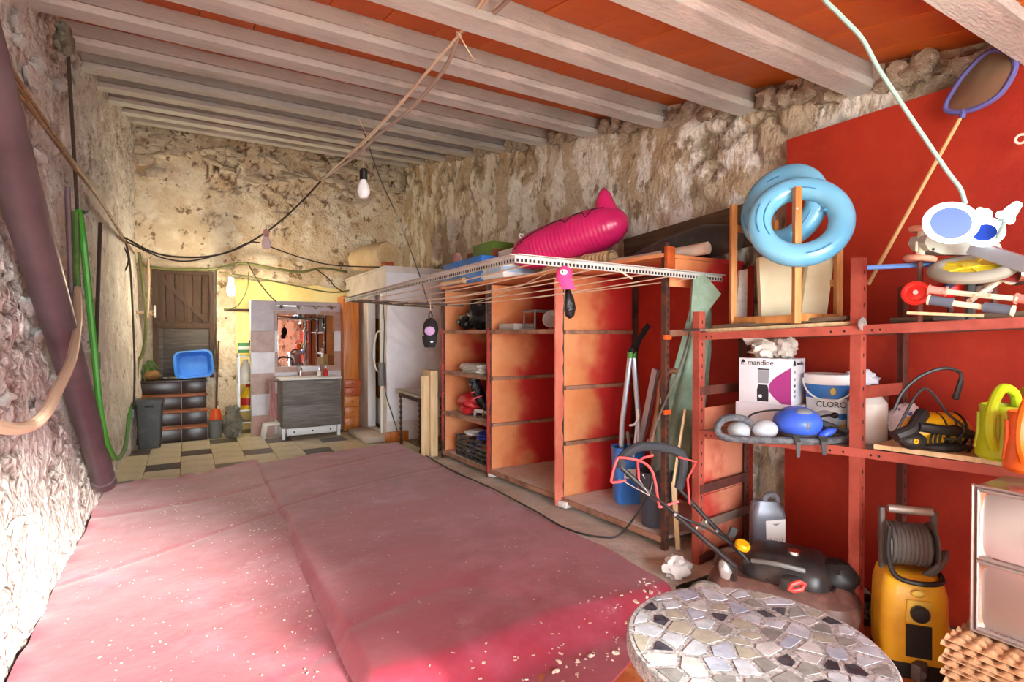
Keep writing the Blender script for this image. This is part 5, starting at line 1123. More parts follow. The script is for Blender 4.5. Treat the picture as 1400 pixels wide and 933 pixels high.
standing_board([(1042, 440), (1038, 352), (1103, 340), (1098, 440)], 3.14, .04, 'foam_cream', 'foam_board', 'cream foam board standing behind the left pine leg', 'board')
standing_board([(1092, 442), (1108, 345), (1141, 350), (1128, 442)], 3.07, .04, 'foam_cream', 'foam_board', 'pale foam board standing behind the swim rings on the right', 'board')
standing_board([(1003, 440), (1012, 370), (1022, 368), (1021, 440)], 3.42, .03, 'paper', 'paper_bag', 'torn white paper sleeve at the back of the upper rack shelf', 'paper')
q = MB(); a, c = V((2.655, 2.22, upz(2.22)+.012)), V((2.83, 1.47, upz(1.47)+.014)); q.bar(a+V((.03, 0, 0)), c+V((.03, 0, 0)), .05, .02, bev=.003)
tag(q.build('pale_lath', 'pale_wood'), 'pale lath along the front edge of the upper rack shelf', 'lath')
q = MB(); q.bar(a+V((.045, -.03, .022)), c+V((.045, .04, .028)), .06, .024, bev=.006)
tag(q.build('weathered_slat', 'old_plank'), 'dark weathered slat lying on the pale lath below the swim rings', 'slat')
q = MB(); q.bar((2.93, 1.34, upz(1.34)+.016), (3.02, .85, upz(.85)+.016), .07, .03, bev=.006); tag(q.build('weathered_slat', 'old_plank'), 'dark plank lying behind the toy wheels on the upper rack shelf', 'slat')
t = thing('pliers', 'grey pliers at the left end of the upper rack shelf', 'pliers', a)
for s in (-1, 1): q = MB(); q.tube(smooth_path([a+V((-.02, .02, .006)), a+V((-.03, .05+.012*s, .006)), a+V((-.05, .11+.016*s, .006))], 4), .007, 6); q.build('handle', 'charcoal_plastic', t)
q = MB(); q.bb(a+V((-.025, -.03, 0)), a+V((-.01, .02, .012)), .003); q.build('jaw', 'grey_metal', t)
# ------------------------------------------------------------------ upper rack shelf, right bay: scooters, wheels, handlebars
mat('toy_grey', C(178, 180, 166), .5); mat('wheel_pink', C(214, 150, 124), .5); mat('grip_grey', C(92, 98, 112), .6); mat('bar_cream', C(222, 212, 188), .4); mat('grip_pink', C(236, 142, 128), .5); mat('hub_yellow', C(228, 206, 40), .45); mat('tyre_grey', C(150, 146, 132), .7); mat('red_toy', C(224, 44, 34), .4); mat('navy', C(44, 54, 92), .5)
def wheel_at(c, nrm, r, w, tyre, hub, parent, spokes=6):
    Rm = face(nrm); q = MB(); q.torus(c, r-w*.5, w*.5, 28, 10, Rm); wl_ = q.build('wheel', tyre, parent)
    q = MB(); q.lathe([(0, -.3*w), (r-w, -.3*w), (r-w, .3*w), (0, .3*w)], c, 24, Rm); q.build('hub', hub, wl_)
    for k in range(spokes):
        d = Rm @ rot('Z', 360*k/spokes) @ V((1, 0, 0)); q = MB(); q.bar(V(c)+d*.1*r+(Rm @ V((0, 0, .33*w))), V(c)+d*(r-w)+(Rm @ V((0, 0, .33*w))), .012, .006, up=Rm @ V((0, 0, 1))); q.build('spoke', tyre, wl_)
    return wl_
# toy scooter with pink wheels, deck on its side
z_ = 2.42; sc0 = pD(1258, 355, z_)
ts = thing('toy_scooter', 'pale grey toy scooter with pink wheels lying on the upper rack shelf', 'scooter', V((sc0.x, sc0.y, upz(sc0.y))))
wheel_at(pD(1258, 354, z_), (.05, -.12, 1), .062, .026, 'wheel_pink', 'wheel_pink', ts); wheel_at(pD(1262, 314, z_), (.05, -.12, 1), .055, .026, 'wheel_pink', 'wheel_pink', ts)
q = MB(); q.cyl(pD(1258, 352, z_), pD(1261, 316, z_), .017, n=10); q.bb(pD(1253, 338, z_-.02)-V((.006, .004, .02)), pD(1253, 338, z_-.02)+V((.006, .004, .025)), .002); q.build('axle', 'bar_cream', ts)
q = MB(); q.prism([pD(px, py, z_-.05) for px, py in ((1264, 332), (1268, 322), (1285, 318), (1330, 322), (1368, 334), (1372, 345), (1330, 349), (1290, 348), (1270, 342))], R @ V((0, .10, .01))); q.build('deck', 'toy_grey', ts)
q = MB(); q.cyl(pD(1276, 341, z_-.055), pD(1276, 341, z_-.047), .006, n=8); q.build('screw', 'black_matte', ts)
q = MB(); q.bar(pD(1330, 338, 2.28), pD(1420, 368, 2.08), .045, .055); q.build('column', 'alu', ts)
for px in (1258, 1300, 1360): 
    g_ = pD(px, 356, z_); q = MB(); q.cyl(V((g_.x, g_.y, upz(g_.y))), g_-V((0, 0, .004)), .012, n=8); q.build('bracket', 'dark_steel', ts)
q = MB(); q.cyl(pD(1186, 366, 2.55), pD(1290, 361, 2.40), .011, n=8); tag(q.build('blue_rod', 'ring_print' if False else mat('rod_blue', C(92, 132, 196), .45)), 'thin blue rod resting between the red post and the toy scooter', 'rod')
# flat lying wheel with yellow hub
cw = pD(1327, 368, 2.28); tw_ = thing('scooter_wheel', 'grey tyre with a yellow hub lying flat on the toy pile', 'wheel', V((cw.x, cw.y, upz(cw.y))))
Rm = face(V((0, 0, 1))+(EYE-cw).normalized()*.42); q = MB(); q.torus(cw, .118, .030, 36, 12, Rm, flat=.8); q.build('tyre', 'tyre_grey', tw_)
q = MB(); q.lathe([(0, .020), (.03, .020), (.034, .012), (.10, .012), (.10, -.014), (0, -.014)], cw, 28, Rm); q.build('hub', 'hub_yellow', tw_)
for k in range(5): d = Rm @ rot('Z', 72*k) @ V((1, 0, 0)); q = MB(); q.bar(cw+d*.03+Rm @ V((0, 0, .012)), cw+d*.10+Rm @ V((0, 0, .012)), .018, .01, up=Rm @ V((0, 0, 1))); q.build('spoke', 'hub_yellow', tw_)
q = MB(); q.cyl(V((cw.x, cw.y, upz(cw.y))), cw-V((0, 0, .012)), .018, n=8); q.build('axle', 'charcoal_plastic', tw_)
q = MB(); a = pD(1388, 372, 2.22); q.lathe([(.0, -.02), (.05, -.02), (.056, 0), (.056, .20), (.05, .22), (0, .22)], a, 22, Matrix.Rotation(-YAW, 3, 'Z') @ rot('Y', 84)); tag(q.build('steel_flask', 'chrome'), 'shiny steel canister at the right end of the toy pile', 'canister')
# red wheel and red-blue toy
cw = pD(1252, 401, 2.38); rw_ = thing('rolling_toy', 'small bright red toy wheel leaning on the upper rack shelf', 'wheel', V((cw.x, cw.y, upz(cw.y))))
Rm = face((EYE-cw)+V((-.6, 0, .9))); q = MB(); q.torus(cw, .042, .012, 28, 10, Rm); q.build('tyre', 'red_toy', rw_)
q = MB(); q.lathe([(0, .014), (.012, .013), (.036, .004), (.036, -.008), (0, -.008)], cw, 22, Rm); q.build('hub', 'red_toy', rw_)
q = MB(); q.lathe([(0, .019), (.010, .017), (.010, .01)], cw, 12, Rm); q.build('cap', 'white_plastic', rw_)
cb_ = pD(1300, 388, 2.36); zb0 = upz(cb_.y)
bt_ = thing('toy_car', 'red and navy toy body behind the cream handlebar', 'toy', V((cb_.x, cb_.y, zb0)))
q = MB(); q.ell(cb_-V((0, 0, .015)), (.08, .05, .045), 20, 12, M=R @ rot('Y', -25)); q.build('body', 'red_toy', bt_)
q = MB(); q.bar(pD(1284, 400, 2.31), pD(1312, 380, 2.31), .02, .022); q.build('stripe', 'navy', bt_)
q = MB(); q.bb((cb_.x-.07, cb_.y-.04, zb0+.001), (cb_.x+.07, cb_.y+.04, zb0+.03), .006); q.build('base', 'charcoal_plastic', bt_)
q = MB(); q.tube(smooth_path([pD(1312, 398, 2.4), pD(1330, 385, 2.4), pD(1350, 392, 2.4), pD(1340, 402, 2.4)], 5), .022, 10); tag(q.build('black_cable', 'vac_black'), 'black bundle of cable among the toys on the upper rack shelf', 'cable')
hb1 = thing('handlebar', 'cream handlebar with pink grips on the upper rack shelf', 'handlebar', pD(1330, 404, 2.2))
q = MB(); q.cyl(pD(1290, 399, 2.25), pD(1392, 409, 2.08), .011, n=10); q.build('bar', 'bar_cream', hb1)
for a_, b_, zz in ((1270, 1294, (2.29, 2.25)), (1390, 1416, (2.09, 2.04))):
    q = MB(); q.cyl(pD(a_, 396+(a_-1270)*.1, zz[0]), pD(b_, 397+(b_-1270)*.1, zz[1]), .017, n=12); g1 = q.build('grip', 'grip_pink', hb1)
    for e, z3 in ((a_, zz[0]), (b_, zz[1])): q = MB(); m_ = pD(e, 396.5+(e-1270)*.1, z3); ax_ = (pD(b_, 400, zz[1])-pD(a_, 397, zz[0])).normalized(); q.cyl(m_-ax_*.003, m_+ax_*.003, .022, n=14); q.build('flange', 'grip_pink', g1)
for px in (1331, 1352): q = MB(); m_ = pD(px, 404, 2.155-(px-1331)*.0016); q.cyl(m_, m_+(EYE-m_).normalized()*.013, .007, n=8); q.build('hole', 'wheel_pink', hb1)
q = MB(); q.cyl(pD(1325, 412, 2.22), pD(1388, 370, 2.32), .011, n=8); q.cyl(pD(1345, 395, 2.3), pD(1380, 372, 2.34), .013, n=8); q.build('stem', 'bar_cream', hb1)
hb2 = thing('handlebar', 'cream handlebar with dark grey grips at the front of the upper shelf', 'handlebar', pD(1330, 425, 2.15))
ze = lambda px: 2.27-(px-1270)*.0017
q = MB(); q.cyl(pD(1296, 414, ze(1296)), pD(1350, 421, ze(1350)), .012, n=10); q.build('bar', 'bar_cream', hb2)
for a_, b_, ya, yb in ((1270, 1303, 410, 415), (1345, 1385, 420, 425)):
    q = MB(); q.cyl(pD(a_, ya, ze(a_)), pD(b_, yb, ze(b_)), .02, n=14); g1 = q.build('grip', 'grip_grey', hb2)
    e = a_ if a_ < 1300 else b_; ye = ya if a_ < 1300 else yb
    m_ = pD(e, ye, ze(e)); ax_ = (pD(b_, yb, ze(b_))-pD(a_, ya, ze(a_))).normalized(); q = MB(); q.cyl(m_-ax_*.004, m_+ax_*.004, .0215, n=16); q.build('end_cap', 'bar_cream', g1)
q = MB(); q.bar(pD(1240, 428, 2.36), pD(1345, 432, 2.2), .02, .012); tag(q.build('pale_stick', 'pale_wood'), 'thin pale slat at the front edge of the upper shelf under the handlebars', 'slat')
q = MB(); m_ = pD(1340, 396, 2.3); q.ell(m_, (.024, .018, .018), 14, 10, M=R); q.ell(m_+R @ V((.03, 0, -.004)), (.02, .015, .014), 12, 8, M=R); tag(q.build('grey_knob', 'grey_metal'), 'pale grey plastic knob behind the cream handlebar', 'knob')
# ------------------------------------------------------------------ landing net and bamboo pole on the red wall
mat('bamboo', C(206, 166, 112), .5); mat('net_blue', C(92, 88, 150), .45); mat('net_mesh', C(112, 86, 62), .9, alpha=.8)
XN = XR-.185
ln = thing('landing_net', 'blue-rimmed landing net with a bamboo pole propped against the red wall', 'net', pX(1188, 388, XN))
hoop = [pX(px, py, XN) for px, py in ((1318, 153), (1300, 153), (1293, 146), (1303, 125), (1322, 98), (1350, 72), (1374, 70), (1388, 84), (1384, 104), (1366, 130), (1340, 146))]
hp = smooth_path(hoop+[hoop[0]], 5)[:-1]
q = MB(); q.tube(hp, .013, 8, closed=True); q.build('hoop', 'net_blue', ln)
cen = sum(hp, V())/len(hp); q = MB(); n = len(hp); q.v = [v+V((.002, 0, 0)) for v in hp] + [hp[i].lerp(cen, .5)+V((-.03+.012*noise.noise(hp[i]*9), 0, -.02)) for i in range(n)] + [cen+V((-.035, 0, -.03))]
q.f = [(i, (i+1) % n, n+(i+1) % n, n+i) for i in range(n)] + [(n+i, n+(i+1) % n, 2*n) for i in range(n)]; q.build('mesh', 'net_mesh', ln, smooth=70)
q = MB(); q.cyl(pX(1318, 150, XN), pX(1315, 162, XN), .014, n=10); q.build('socket', 'net_blue', ln)
q = MB(); q.cyl(pX(1316, 156, XN), pX(1187, 389, XN), .009, .011, 8); q.build('pole', 'bamboo', ln)
q = MB(); q.tube([pX(1384, 90, XN), pX(1378, 118, XN)], .004, 5); q.build('string', 'line_cream', ln)
mat('pink_cord', C(236, 226, 210), .5)
q = MB(); q.torus(pX(1396, 190, XN), .02, .006, 14, 6, rot('Y', 90)); tag(q.build('wall_hook', 'pink_cord'), 'white hook on the red wall near the right edge of the photo', 'hook')
# ------------------------------------------------------------------ hanging cable and glowing ring lamp
mat('cable_mint', C(150, 180, 172), .4); mat('glow', C(255, 255, 255), .4, emit=((.82, .92, 1, 1), 1.5)); mat('lamp_blue', C(20, 64, 170), .3)
zl = 2.2
lp = thing('ring_lamp', 'glowing white ring lamp with a blue bowl hanging on a pale cable', 'lamp', pD(1315, 305, zl))
c = pD(1300, 305, zl); Rm = face(EYE-c, -12, -12, 20)
q = MB(); q.torus(c, .086, .0135, 44, 12, Rm, sy=.84); q.build('ring_tube', 'glow', lp)
q = MB(); q.lathe([(.072, .0), (.07, -.02), (.055, -.05), (.03, -.065), (.02, -.068)], c, 26, Rm, sy=.84); q.build('bowl', 'lamp_blue', lp)
c2 = pD(1346, 318, zl-.02); Rm2 = face(EYE-c2, 35, 20, -20)
q = MB(); q.tube([c2+Rm2 @ V((.052*math.cos(a*.1), .05*math.sin(a*.1), 0)) for a in range(-34, 22)], .0135, 10); q.build('ring_tube', 'glow', lp)
q = MB(); q.tube([pD(1338, 288, zl-.03), pD(1349, 290, zl-.03), pD(1348, 303, zl-.03), pD(1340, 303, zl-.03)], .014, 10); q.ell(pD(1346, 294, zl-.03), (.028, .02, .026), 14, 10, M=R); q.build('ring_clip', 'glow', lp)
q = MB(); q.lathe([(.04, 0), (.038, -.02), (.02, -.04), (0, -.042)], c2, 20, Rm2); q.build('bowl', 'lamp_blue', lp)
q = MB(); q.tube([pD(1365, 293, zl-.1), pD(1373, 294, zl-.1), pD(1382, 290, zl-.1), pD(1392, 279, zl-.1)], [.013, .017, .024, .015], 10); q.ell(pD(1381, 300, zl-.1), (.018, .014, .02), 12, 8, M=R); q.build('tail_lamp', 'glow', lp)
q = MB(); q.cyl(pD(1374, 302, zl-.1), pD(1364, 325, zl-.05), .008, n=8); q.build('arm', 'cable_mint', lp)
q = MB(); q.tube([pD(1350, 306, zl-.02), pD(1374, 298, zl-.1)], .007, 8); q.tube([pD(1330, 305, zl), pD(1350, 303, zl-.03)], .008, 8); q.build('arm', 'cable_mint', lp)
ct_ = pD(1120, -14, 2.02); cab = smooth_path([V((ct_.x-.05, ct_.y, 2.955)), ct_, pD(1148, 20, 2.03), pD(1178, 52, 2.05), pD(1200, 92, 2.08), pD(1226, 132, 2.1), pD(1265, 190, 2.14), pD(1298, 238, 2.18), pD(1313, 258, 2.2), pD(1320, 279, 2.2)], 5)
q = MB(); q.tube(cab, .0085, 8); q.build('cable', 'cable_mint', lp)
# ------------------------------------------------------------------ round table with a broken-marble mosaic top
tz = .66; tc = V((1.315, .935, 0)); TR = .335
mt = thing('mosaic_table', 'round stone table with a broken marble mosaic top in the foreground', 'table', tc)
mat('terrazzo', C(158, 160, 160), .6, var=((C(104, 106, 108), 80, 3, .52, .58, .8), (C(196, 198, 198), 90, 3, .56, .6)), bump=(60, .2, .005))
q = MB(); q.lathe([(0, tz-.05), (TR-.012, tz-.05), (TR, tz-.04), (TR, tz-.006), (TR-.006, tz), (0, tz)], tc, 96); q.build('table_top', 'terrazzo', mt)
q = MB(); q.lathe([(0, 0), (.17, 0), (.17, .04), (.09, .09), (.065, .3), (.08, .52), (.14, tz-.05), (0, tz-.05)], tc, 32); q.build('pedestal', 'cement', mt)
SHD = [('slate', C(46, 48, 56), C(70, 72, 82)), ('pale', C(170, 180, 190), C(192, 202, 212)), ('white', C(196, 200, 200), C(176, 180, 180)), ('beige', C(154, 154, 142), C(170, 170, 156)), ('grey', C(120, 122, 120), C(140, 142, 140)), ('blue', C(152, 164, 182), C(172, 184, 200))]
for n_, c1_, c2_ in SHD: mat('shard_'+n_, c1_, .22, var=((c2_, 26, 5, .42, .6),))
r3 = random.Random(21); seeds = []
while len(seeds) < 84:
    best = None
    for _ in range(14):
        a = r3.uniform(0, 2*PI); rr_s = (TR-.02)*math.sqrt(r3.random()); s = (rr_s*math.cos(a), rr_s*math.sin(a))
        d = min([math.hypot(s[0]-q_[0], (s[1]-q_[1])*1.5) for q_ in seeds] or [9])
        if best is None or d > best[0]: best = (d, s)
    seeds.append(best[1])
def clip(poly, nx, ny, c):
    out = []
    for i in range(len(poly)):
        p, q_ = poly[i], poly[(i+1) % len(poly)]; dp1 = nx*p[0]+ny*p[1]-c; dq = nx*q_[0]+ny*q_[1]-c
        if dp1 <= 0: out.append(p)
        if (dp1 < 0 < dq) or (dq < 0 < dp1): t_ = dp1/(dp1-dq); out.append((p[0]+(q_[0]-p[0])*t_, p[1]+(q_[1]-p[1])*t_))
    return out
for i, s in enumerate(seeds):
    poly = [((TR-.016)*math.cos(2*PI*k/40), (TR-.016)*math.sin(2*PI*k/40)) for k in range(40)]
    for j, t_ in enumerate(seeds):
        if j != i:
            nx, ny = t_[0]-s[0], t_[1]-s[1]; L2 = math.hypot(nx, ny)
            if L2 < .2: nx /= L2; ny /= L2; poly = clip(poly, nx, ny, nx*(s[0]+t_[0])/2+ny*(s[1]+t_[1])/2-r3.uniform(.001, .010))
            if len(poly) < 3: break
    if len(poly) < 3: continue
    k = r3.random(); cx_ = sum(p[0] for p in poly)/len(poly); cy_ = sum(p[1] for p in poly)/len(poly); sh = r3.uniform(.80, 1.02)
    if k < .20: kind = 'slate'; sh *= .85
    else: kind = r3.choice(('pale', 'white', 'beige', 'grey', 'blue', 'pale', 'grey', 'beige'))
    q = MB(); q.prism([tc+V((cx_+(p[0]-cx_)*sh, cy_+(p[1]-cy_)*sh, tz-.002)) for p in poly], (0, 0, .0035)); q.build('marble_shard', 'shard_'+kind, mt, smooth=0)
# ------------------------------------------------------------------ lawn mower under the rack
mat('mower_black', C(42, 38, 38), .35, var=((C(70, 60, 56), 5, 5, .5, .68),)); mat('mower_red', C(226, 60, 48), .4); mat('bail_red', C(240, 84, 84), .45); mat('tyre_dirty', C(120, 112, 104), .8, var=((C(160, 150, 140), 12, 4, .45, .6),)); mat('mower_deck', C(96, 66, 58), .5, var=((C(140, 100, 88), 6, 6, .5, .66),))
mo = V((2.66, 1.72, 0)); lm = thing('lawn_mower', 'black lawn mower with a red bail and foam handle pushed under the red rack', 'lawn mower', mo)
md = V((.42, -.91, 0)).normalized(); ms = V((.91, .42, 0))          # forward and sideways (towards the wall) of the mower
G = lambda f, s, z: mo + md*f + ms*s + V((0, 0, z))
rr = []
for s_, z in ((1.0, .10), (1.04, .16), (.98, .22), (.80, .26)): rr.append([G(x*s_, y*s_, z) for x, y in rrect(.34, .24, .12)])
q = MB(); loft(q, rr); q.build('deck', 'mower_deck', lm)
rr = []
for s_, z in ((1.0, .22), (1.05, .26), (1.0, .32), (.8, .365), (.55, .38)): rr.append([G(.02+x*s_, .0+y*s_, z) for x, y in rrect(.20, .17, .09)])
q = MB(); loft(q, rr); q.build('engine_cover', 'mower_black', lm)
q = MB(); q.ell(G(.24, .03, .28), (.10, .10, .085), 18, 12, nz=.2); q.build('muffler', 'vac_black', lm)
q = MB(); q.bb(G(.07, -.2, .29)-V((.05, .04, .03)), G(.07, -.2, .29)+V((.05, .04, .03)), .012); q.build('air_filter', 'charcoal_plastic', lm)
q = MB(); q.cyl(G(.06, -.04, .36), G(.06, -.04, .395), .035, .03, 14); q.build('filler_cap', 'chrome', lm)
q = MB(); q.tube(smooth_path([G(-.12, -.15, .34), G(.0, -.18, .36), G(.12, -.15, .345)], 5), .012, 8); q.build('trim_rib', 'grey_plastic', lm)
for k in range(5): q = MB(); q.bar(G(.16+.02*k, -.12, .31-.012*k), G(.16+.02*k, .12, .31-.012*k), .008, .02); q.build('cooling_fin', 'mower_black', lm)
q = MB(); q.lathe([(.0, 0), (.036, 0), (.038, .02), (.03, .03), (0, .032)], pD(1014, 749, 2.80), 16, rot('X', 20)); q.build('fuel_cap', 'vac_yellow', lm)
q = MB(); q.tube([pD(1085, 808, 2.50), pD(1079, 806, 2.50), pD(1082, 800, 2.50), pD(1093, 796, 2.50), pD(1100, 799, 2.50), pD(1096, 806, 2.50)], .011, 8, closed=True); q.build('starter_grip', 'mower_red', lm)
for f, s in ((-.30, -.27), (-.30, .27), (.30, -.27), (.30, .27)):
    r_ = .115 if f < 0 else .09; c = G(f, s, r_); q = MB(); q.torus(c, r_-.025, .027, 30, 10, face(ms)); w_ = q.build('wheel', 'tyre_dirty', lm)
    q = MB(); q.lathe([(0, -.02), (r_-.035, -.02), (r_-.03, .02), (0, .024)], c, 22, face(ms if s > 0 else -ms)); q.build('hub', 'charcoal_plastic', w_)
q = MB(); q.ell(pD(992, 778, 2.72), (.035, .03, .05), 14, 10, nz=.3); q.build('height_lever', 'grey_metal', lm)
# handle: two tubes from the deck up to a foam grip
gA, gB = pD(850, 640, 2.92), pD(928, 668, 3.06)
dA, dB = G(-.26, -.20, .24), G(-.26, .20, .24)
dA = pD(1005, 775, 2.66); dB = pD(1052, 798, 2.72)
q = MB(); q.tube([gA, pD(888, 675, 2.88), pD(930, 710, 2.82), dA], .0135, 8); q.build('handle_tube', 'mower_black', lm)
q = MB(); q.tube([gB, pD(968, 712, 2.98), pD(1012, 756, 2.88), dB, G(-.1, .05, .25)], .0135, 8); q.build('handle_tube', 'mower_black', lm)
q = MB(); q.tube([dA, G(-.2, -.18, .22)], .0135, 8); q.build('handle_tube', 'mower_black', lm)
mat('foam_black', C(58, 60, 64), .8)
q = MB(); q.tube(smooth_path([gA, pD(849, 629, 2.93), pD(860, 618, 2.95), pD(877, 611, 2.97), pD(905, 612, 3.01), pD(926, 618, 3.04), pD(934, 629, 3.05), pD(932, 652, 3.06), gB], 5), .026, 10); q.build('foam_grip', 'foam_black', lm)
bail = [pD(x, y, z) for x, y, z in ((856, 657, 2.86), (839, 660, 2.86), (836, 655, 2.86), (843, 630, 2.86), (850, 626, 2.87), (876, 631, 2.88), (890, 642, 2.88), (896, 660, 2.87), (901, 690, 2.85), (905, 693, 2.85), (928, 686, 2.86))]
q = MB(); q.tube(smooth_path(bail, 4), .007, 7); q.build('bail_lever', 'bail_red', lm)
q = MB(); q.tube([pD(x, y, z) for x, y, z in ((874, 668, 2.92), (872, 632, 2.95), (880, 626, 2.96), (893, 623, 2.97))], .007, 7); q.build('bail_lever', 'bail_red', lm)
q = MB(); q.tube([pD(x, y, z) for x, y, z in ((927, 625, 3.02), (952, 632, 3.02), (940, 655, 3.0), (943, 690, 2.98))], .006, 7); q.build('bail_lever', 'bail_red', lm)
q = MB(); q.tube([pD(846, 655, 2.90), pD(888, 678, 2.86)], .003, 5); q.tube([pD(873, 655, 2.9), pD(888, 678, 2.86), pD(892, 660, 2.9)], .003, 5); q.build('control_wire', 'grey_metal', lm)
q = MB(); q.tube(smooth_path([pD(890, 676, 2.86), pD(930, 706, 2.80), pD(965, 722, 2.82), pD(1000, 745, 2.84), pD(1030, 775, 2.8)], 5), .006, 6); q.build('control_cable', 'vac_black', lm)
for x, y, z in ((923, 704, 2.80), (952, 722, 2.79), (965, 714, 2.96), (980, 727, 2.94)): q = MB(); q.ell(pD(x, y, z), (.009, .009, .009), 8, 6); q.build('bolt', 'grey_metal', lm)
q = MB(); q.bar(pD(998, 735, 2.86), pD(1004, 722, 2.86), .02, .035); q.build('cable_clip', 'vac_black', lm)
# oil can behind the mower
mat('can_grey', C(126, 128, 138), .35, .25)
oc = pZ(1035, 752, .112); oc = V((3.03, 2.06, 0)); oc.z = .0
oz = .20
tr = thing('timber_block', 'dark timber block on the floor below the grey oil can', 'block', oc); q = MB(); q.box(oc+V((0, 0, .098)), (.26, .16, .196), rot('Z', -18), .006); q.build('block_body', 'old_plank', tr)
cn = thing('oil_can', 'grey plastic oil can with a white label standing behind the lawn mower', 'can', oc+V((0, 0, oz)))
F = lambda x, y, z: oc+V((0, 0, oz)) + R @ rot('Z', -8) @ V((x, y, z))
rr = []
for sx, z, ox in ((.92, 0, 0), (1, .015, 0), (1, .20, 0), (.94, .235, -.002), (.80, .262, -.006), (.70, .285, -.01)): rr.append([F(ox+x, y, z) for x, y in rrect(.096*sx, .055*sx, .03)])
q = MB(); loft(q, rr); q.build('can_body', 'can_grey', cn)
q = MB(); q.cyl(F(-.07, 0, .20), F(-.07, 0, .275), .026, .024, 14); q.build('cap', 'can_grey', cn)
q = MB(); q.torus(F(.02, 0, .285), .038, .017, 24, 10, R @ rot('X', 90)); q.build('handle', 'can_grey', cn)
q = MB(); q.prism([F(-.02, -.0565, .03), F(.085, -.0565, .05), F(.085, -.0565, .19), F(-.025, -.0565, .175)], R @ V((0, .002, 0))); lbp = q.build('label_sheet', 'label_white', cn, smooth=0)
for x in (.0, .03, .06): q = MB(); q.torus(F(x, -.058, .065), .008, .0015, 14, 5, R @ rot('X', 90)); q.build('printed_mark', 'ink_grey', lbp)
q = MB(); q.prism([F(.01, -.058, .16), F(.055, -.058, .165), F(.033, -.058, .148)], R @ V((0, .001, 0))); q.build('printed_mark', 'ink_grey', lbp, smooth=0)
# ------------------------------------------------------------------ pressure washer, trays, egg cartons at the near right
mat('washer_yellow', C(228, 176, 40), .4, var=((C(206, 150, 30), 3, 5, .45, .65), (C(150, 110, 40), 8, 6, .66, .78, .6))); mat('reel_grey', C(98, 96, 94), .5)
po = pZ(1258, 922, 0); po = V((po.x+.03, po.y+.06, 0))
pw = thing('pressure_washer', 'yellow pressure washer with a hose reel standing below the red rack', 'pressure washer', po)
F = lambda x, y, z: po + R @ rot('Z', -20) @ V((x, y, z))
def lo(secs, m, name, par):
    q = MB(); loft(q, [[F(ox+x, oy+y, z) for x, y in rrect(hw, hd, min(hw, hd)*.45)] for hw, hd, z, ox, oy in secs]); return q.build(name, m, par, smooth=50)
lo([(.128, .12, .0, 0, 0), (.132, .125, .03, 0, 0), (.13, .122, .07, 0, 0)], 'vac_black', 'base', pw)
lo([(.128, .12, .06, 0, 0), (.13, .12, .2, 0, 0), (.124, .115, .36, 0, .005), (.112, .10, .42, 0, .01), (.09, .08, .435, 0, .01)], 'washer_yellow', 'housing', pw)
q = MB(); q.prism([F(-.045, -.125, .10), F(.05, -.125, .10), F(.05, -.123, .24), F(-.045, -.123, .24)], F(0, .02, 0)-F(0, 0, 0)); q.build('front_panel', 'vac_black', pw, smooth=0)
q = MB(); q.prism([F(-.045, -.124, .25), F(.05, -.124, .25), F(.045, -.122, .345), F(-.04, -.122, .345)], F(0, .02, 0)-F(0, 0, 0)); q.build('switch_plate', 'gold', pw, smooth=0)
q = MB(); q.lathe([(0, 0), (.034, 0), (.036, .02), (.028, .03), (0, .032)], F(.003, -.122, .295), 18, R @ rot('Z', -20) @ rot('X', 90)); q.build('switch', 'vac_black', pw)
q = MB(); q.ell(F(0, -.118, .375), (.026, .008, .016), 14, 8, M=R @ rot('Z', -20)); q.build('badge', 'gold', pw)
q = MB(); q.bb(F(0, -.14, .055)-V((.035, .02, .035)), F(0, -.14, .055)+V((.035, .02, .035)), .008); q.cyl(F(0, -.14, .055), F(0, -.175, .055), .016); q.build('water_inlet', 'reel_grey', pw)
for s in (-1, 1):
    q = MB(); q.bar(F(s*.10, .02, .42), F(s*.10, .03, .70), .02, .035, bev=.004); q.build('reel_bracket', 'reel_grey', pw)
q = MB(); q.cyl(F(-.075, .03, .695), F(.095, .03, .695), .019, n=14); q.build('carry_handle', 'grey_metal', pw)
q = MB()
for k in range(9): q.torus(F(-.07+.0165*k, .02, .545), .085, .0095, 30, 8, R @ rot('Z', -20) @ rot('Y', 90))
q.build('coiled_hose', 'reel_grey', pw)
q = MB(); q.cyl(F(-.09, .02, .545), F(.09, .02, .545), .075, n=20); q.build('reel_drum', 'vac_black', pw)
for s in (-1, 1): q = MB(); q.cyl(F(s*.085, .02, .545), F(s*.092, .02, .545), .105, n=28); q.build('reel_flange', 'reel_grey', pw)
q = MB(); q.tube(smooth_path([F(-.09, -.06, .64), F(-.10, -.08, .52), F(-.08, -.11, .44), F(0, -.13, .425), F(.09, -.10, .43), F(.11, 0, .44)], 6), .011, 8); q.build('hose_end', 'vac_black', pw)
q = MB(); q.tube(smooth_path([F(.05, -.04, .43), F(.09, -.06, .48), F(.13, -.02, .53), F(.135, .03, .50)], 5), .016, 8); q.build('gun_holder', 'reel_grey', pw)
wc_ = pZ(1190, 862, 0); q = MB(); c = V((wc_.x+.02, wc_.y+.03, .085)); q.torus(c, .062, .022, 30, 10, face(V((-.8, -.6, 0)))); ww = thing('loose_wheel', 'small grey spoked wheel standing between the red post and the pressure washer', 'wheel', V((c.x, c.y, 0))); q.build('tyre', 'vac_black', ww)
q = MB(); q.lathe([(0, -.012), (.05, -.012), (.05, .01), (0, .016)], c, 22, face(V((-.8, -.6, 0)))); q.build('rim', 'grey_plastic', ww)
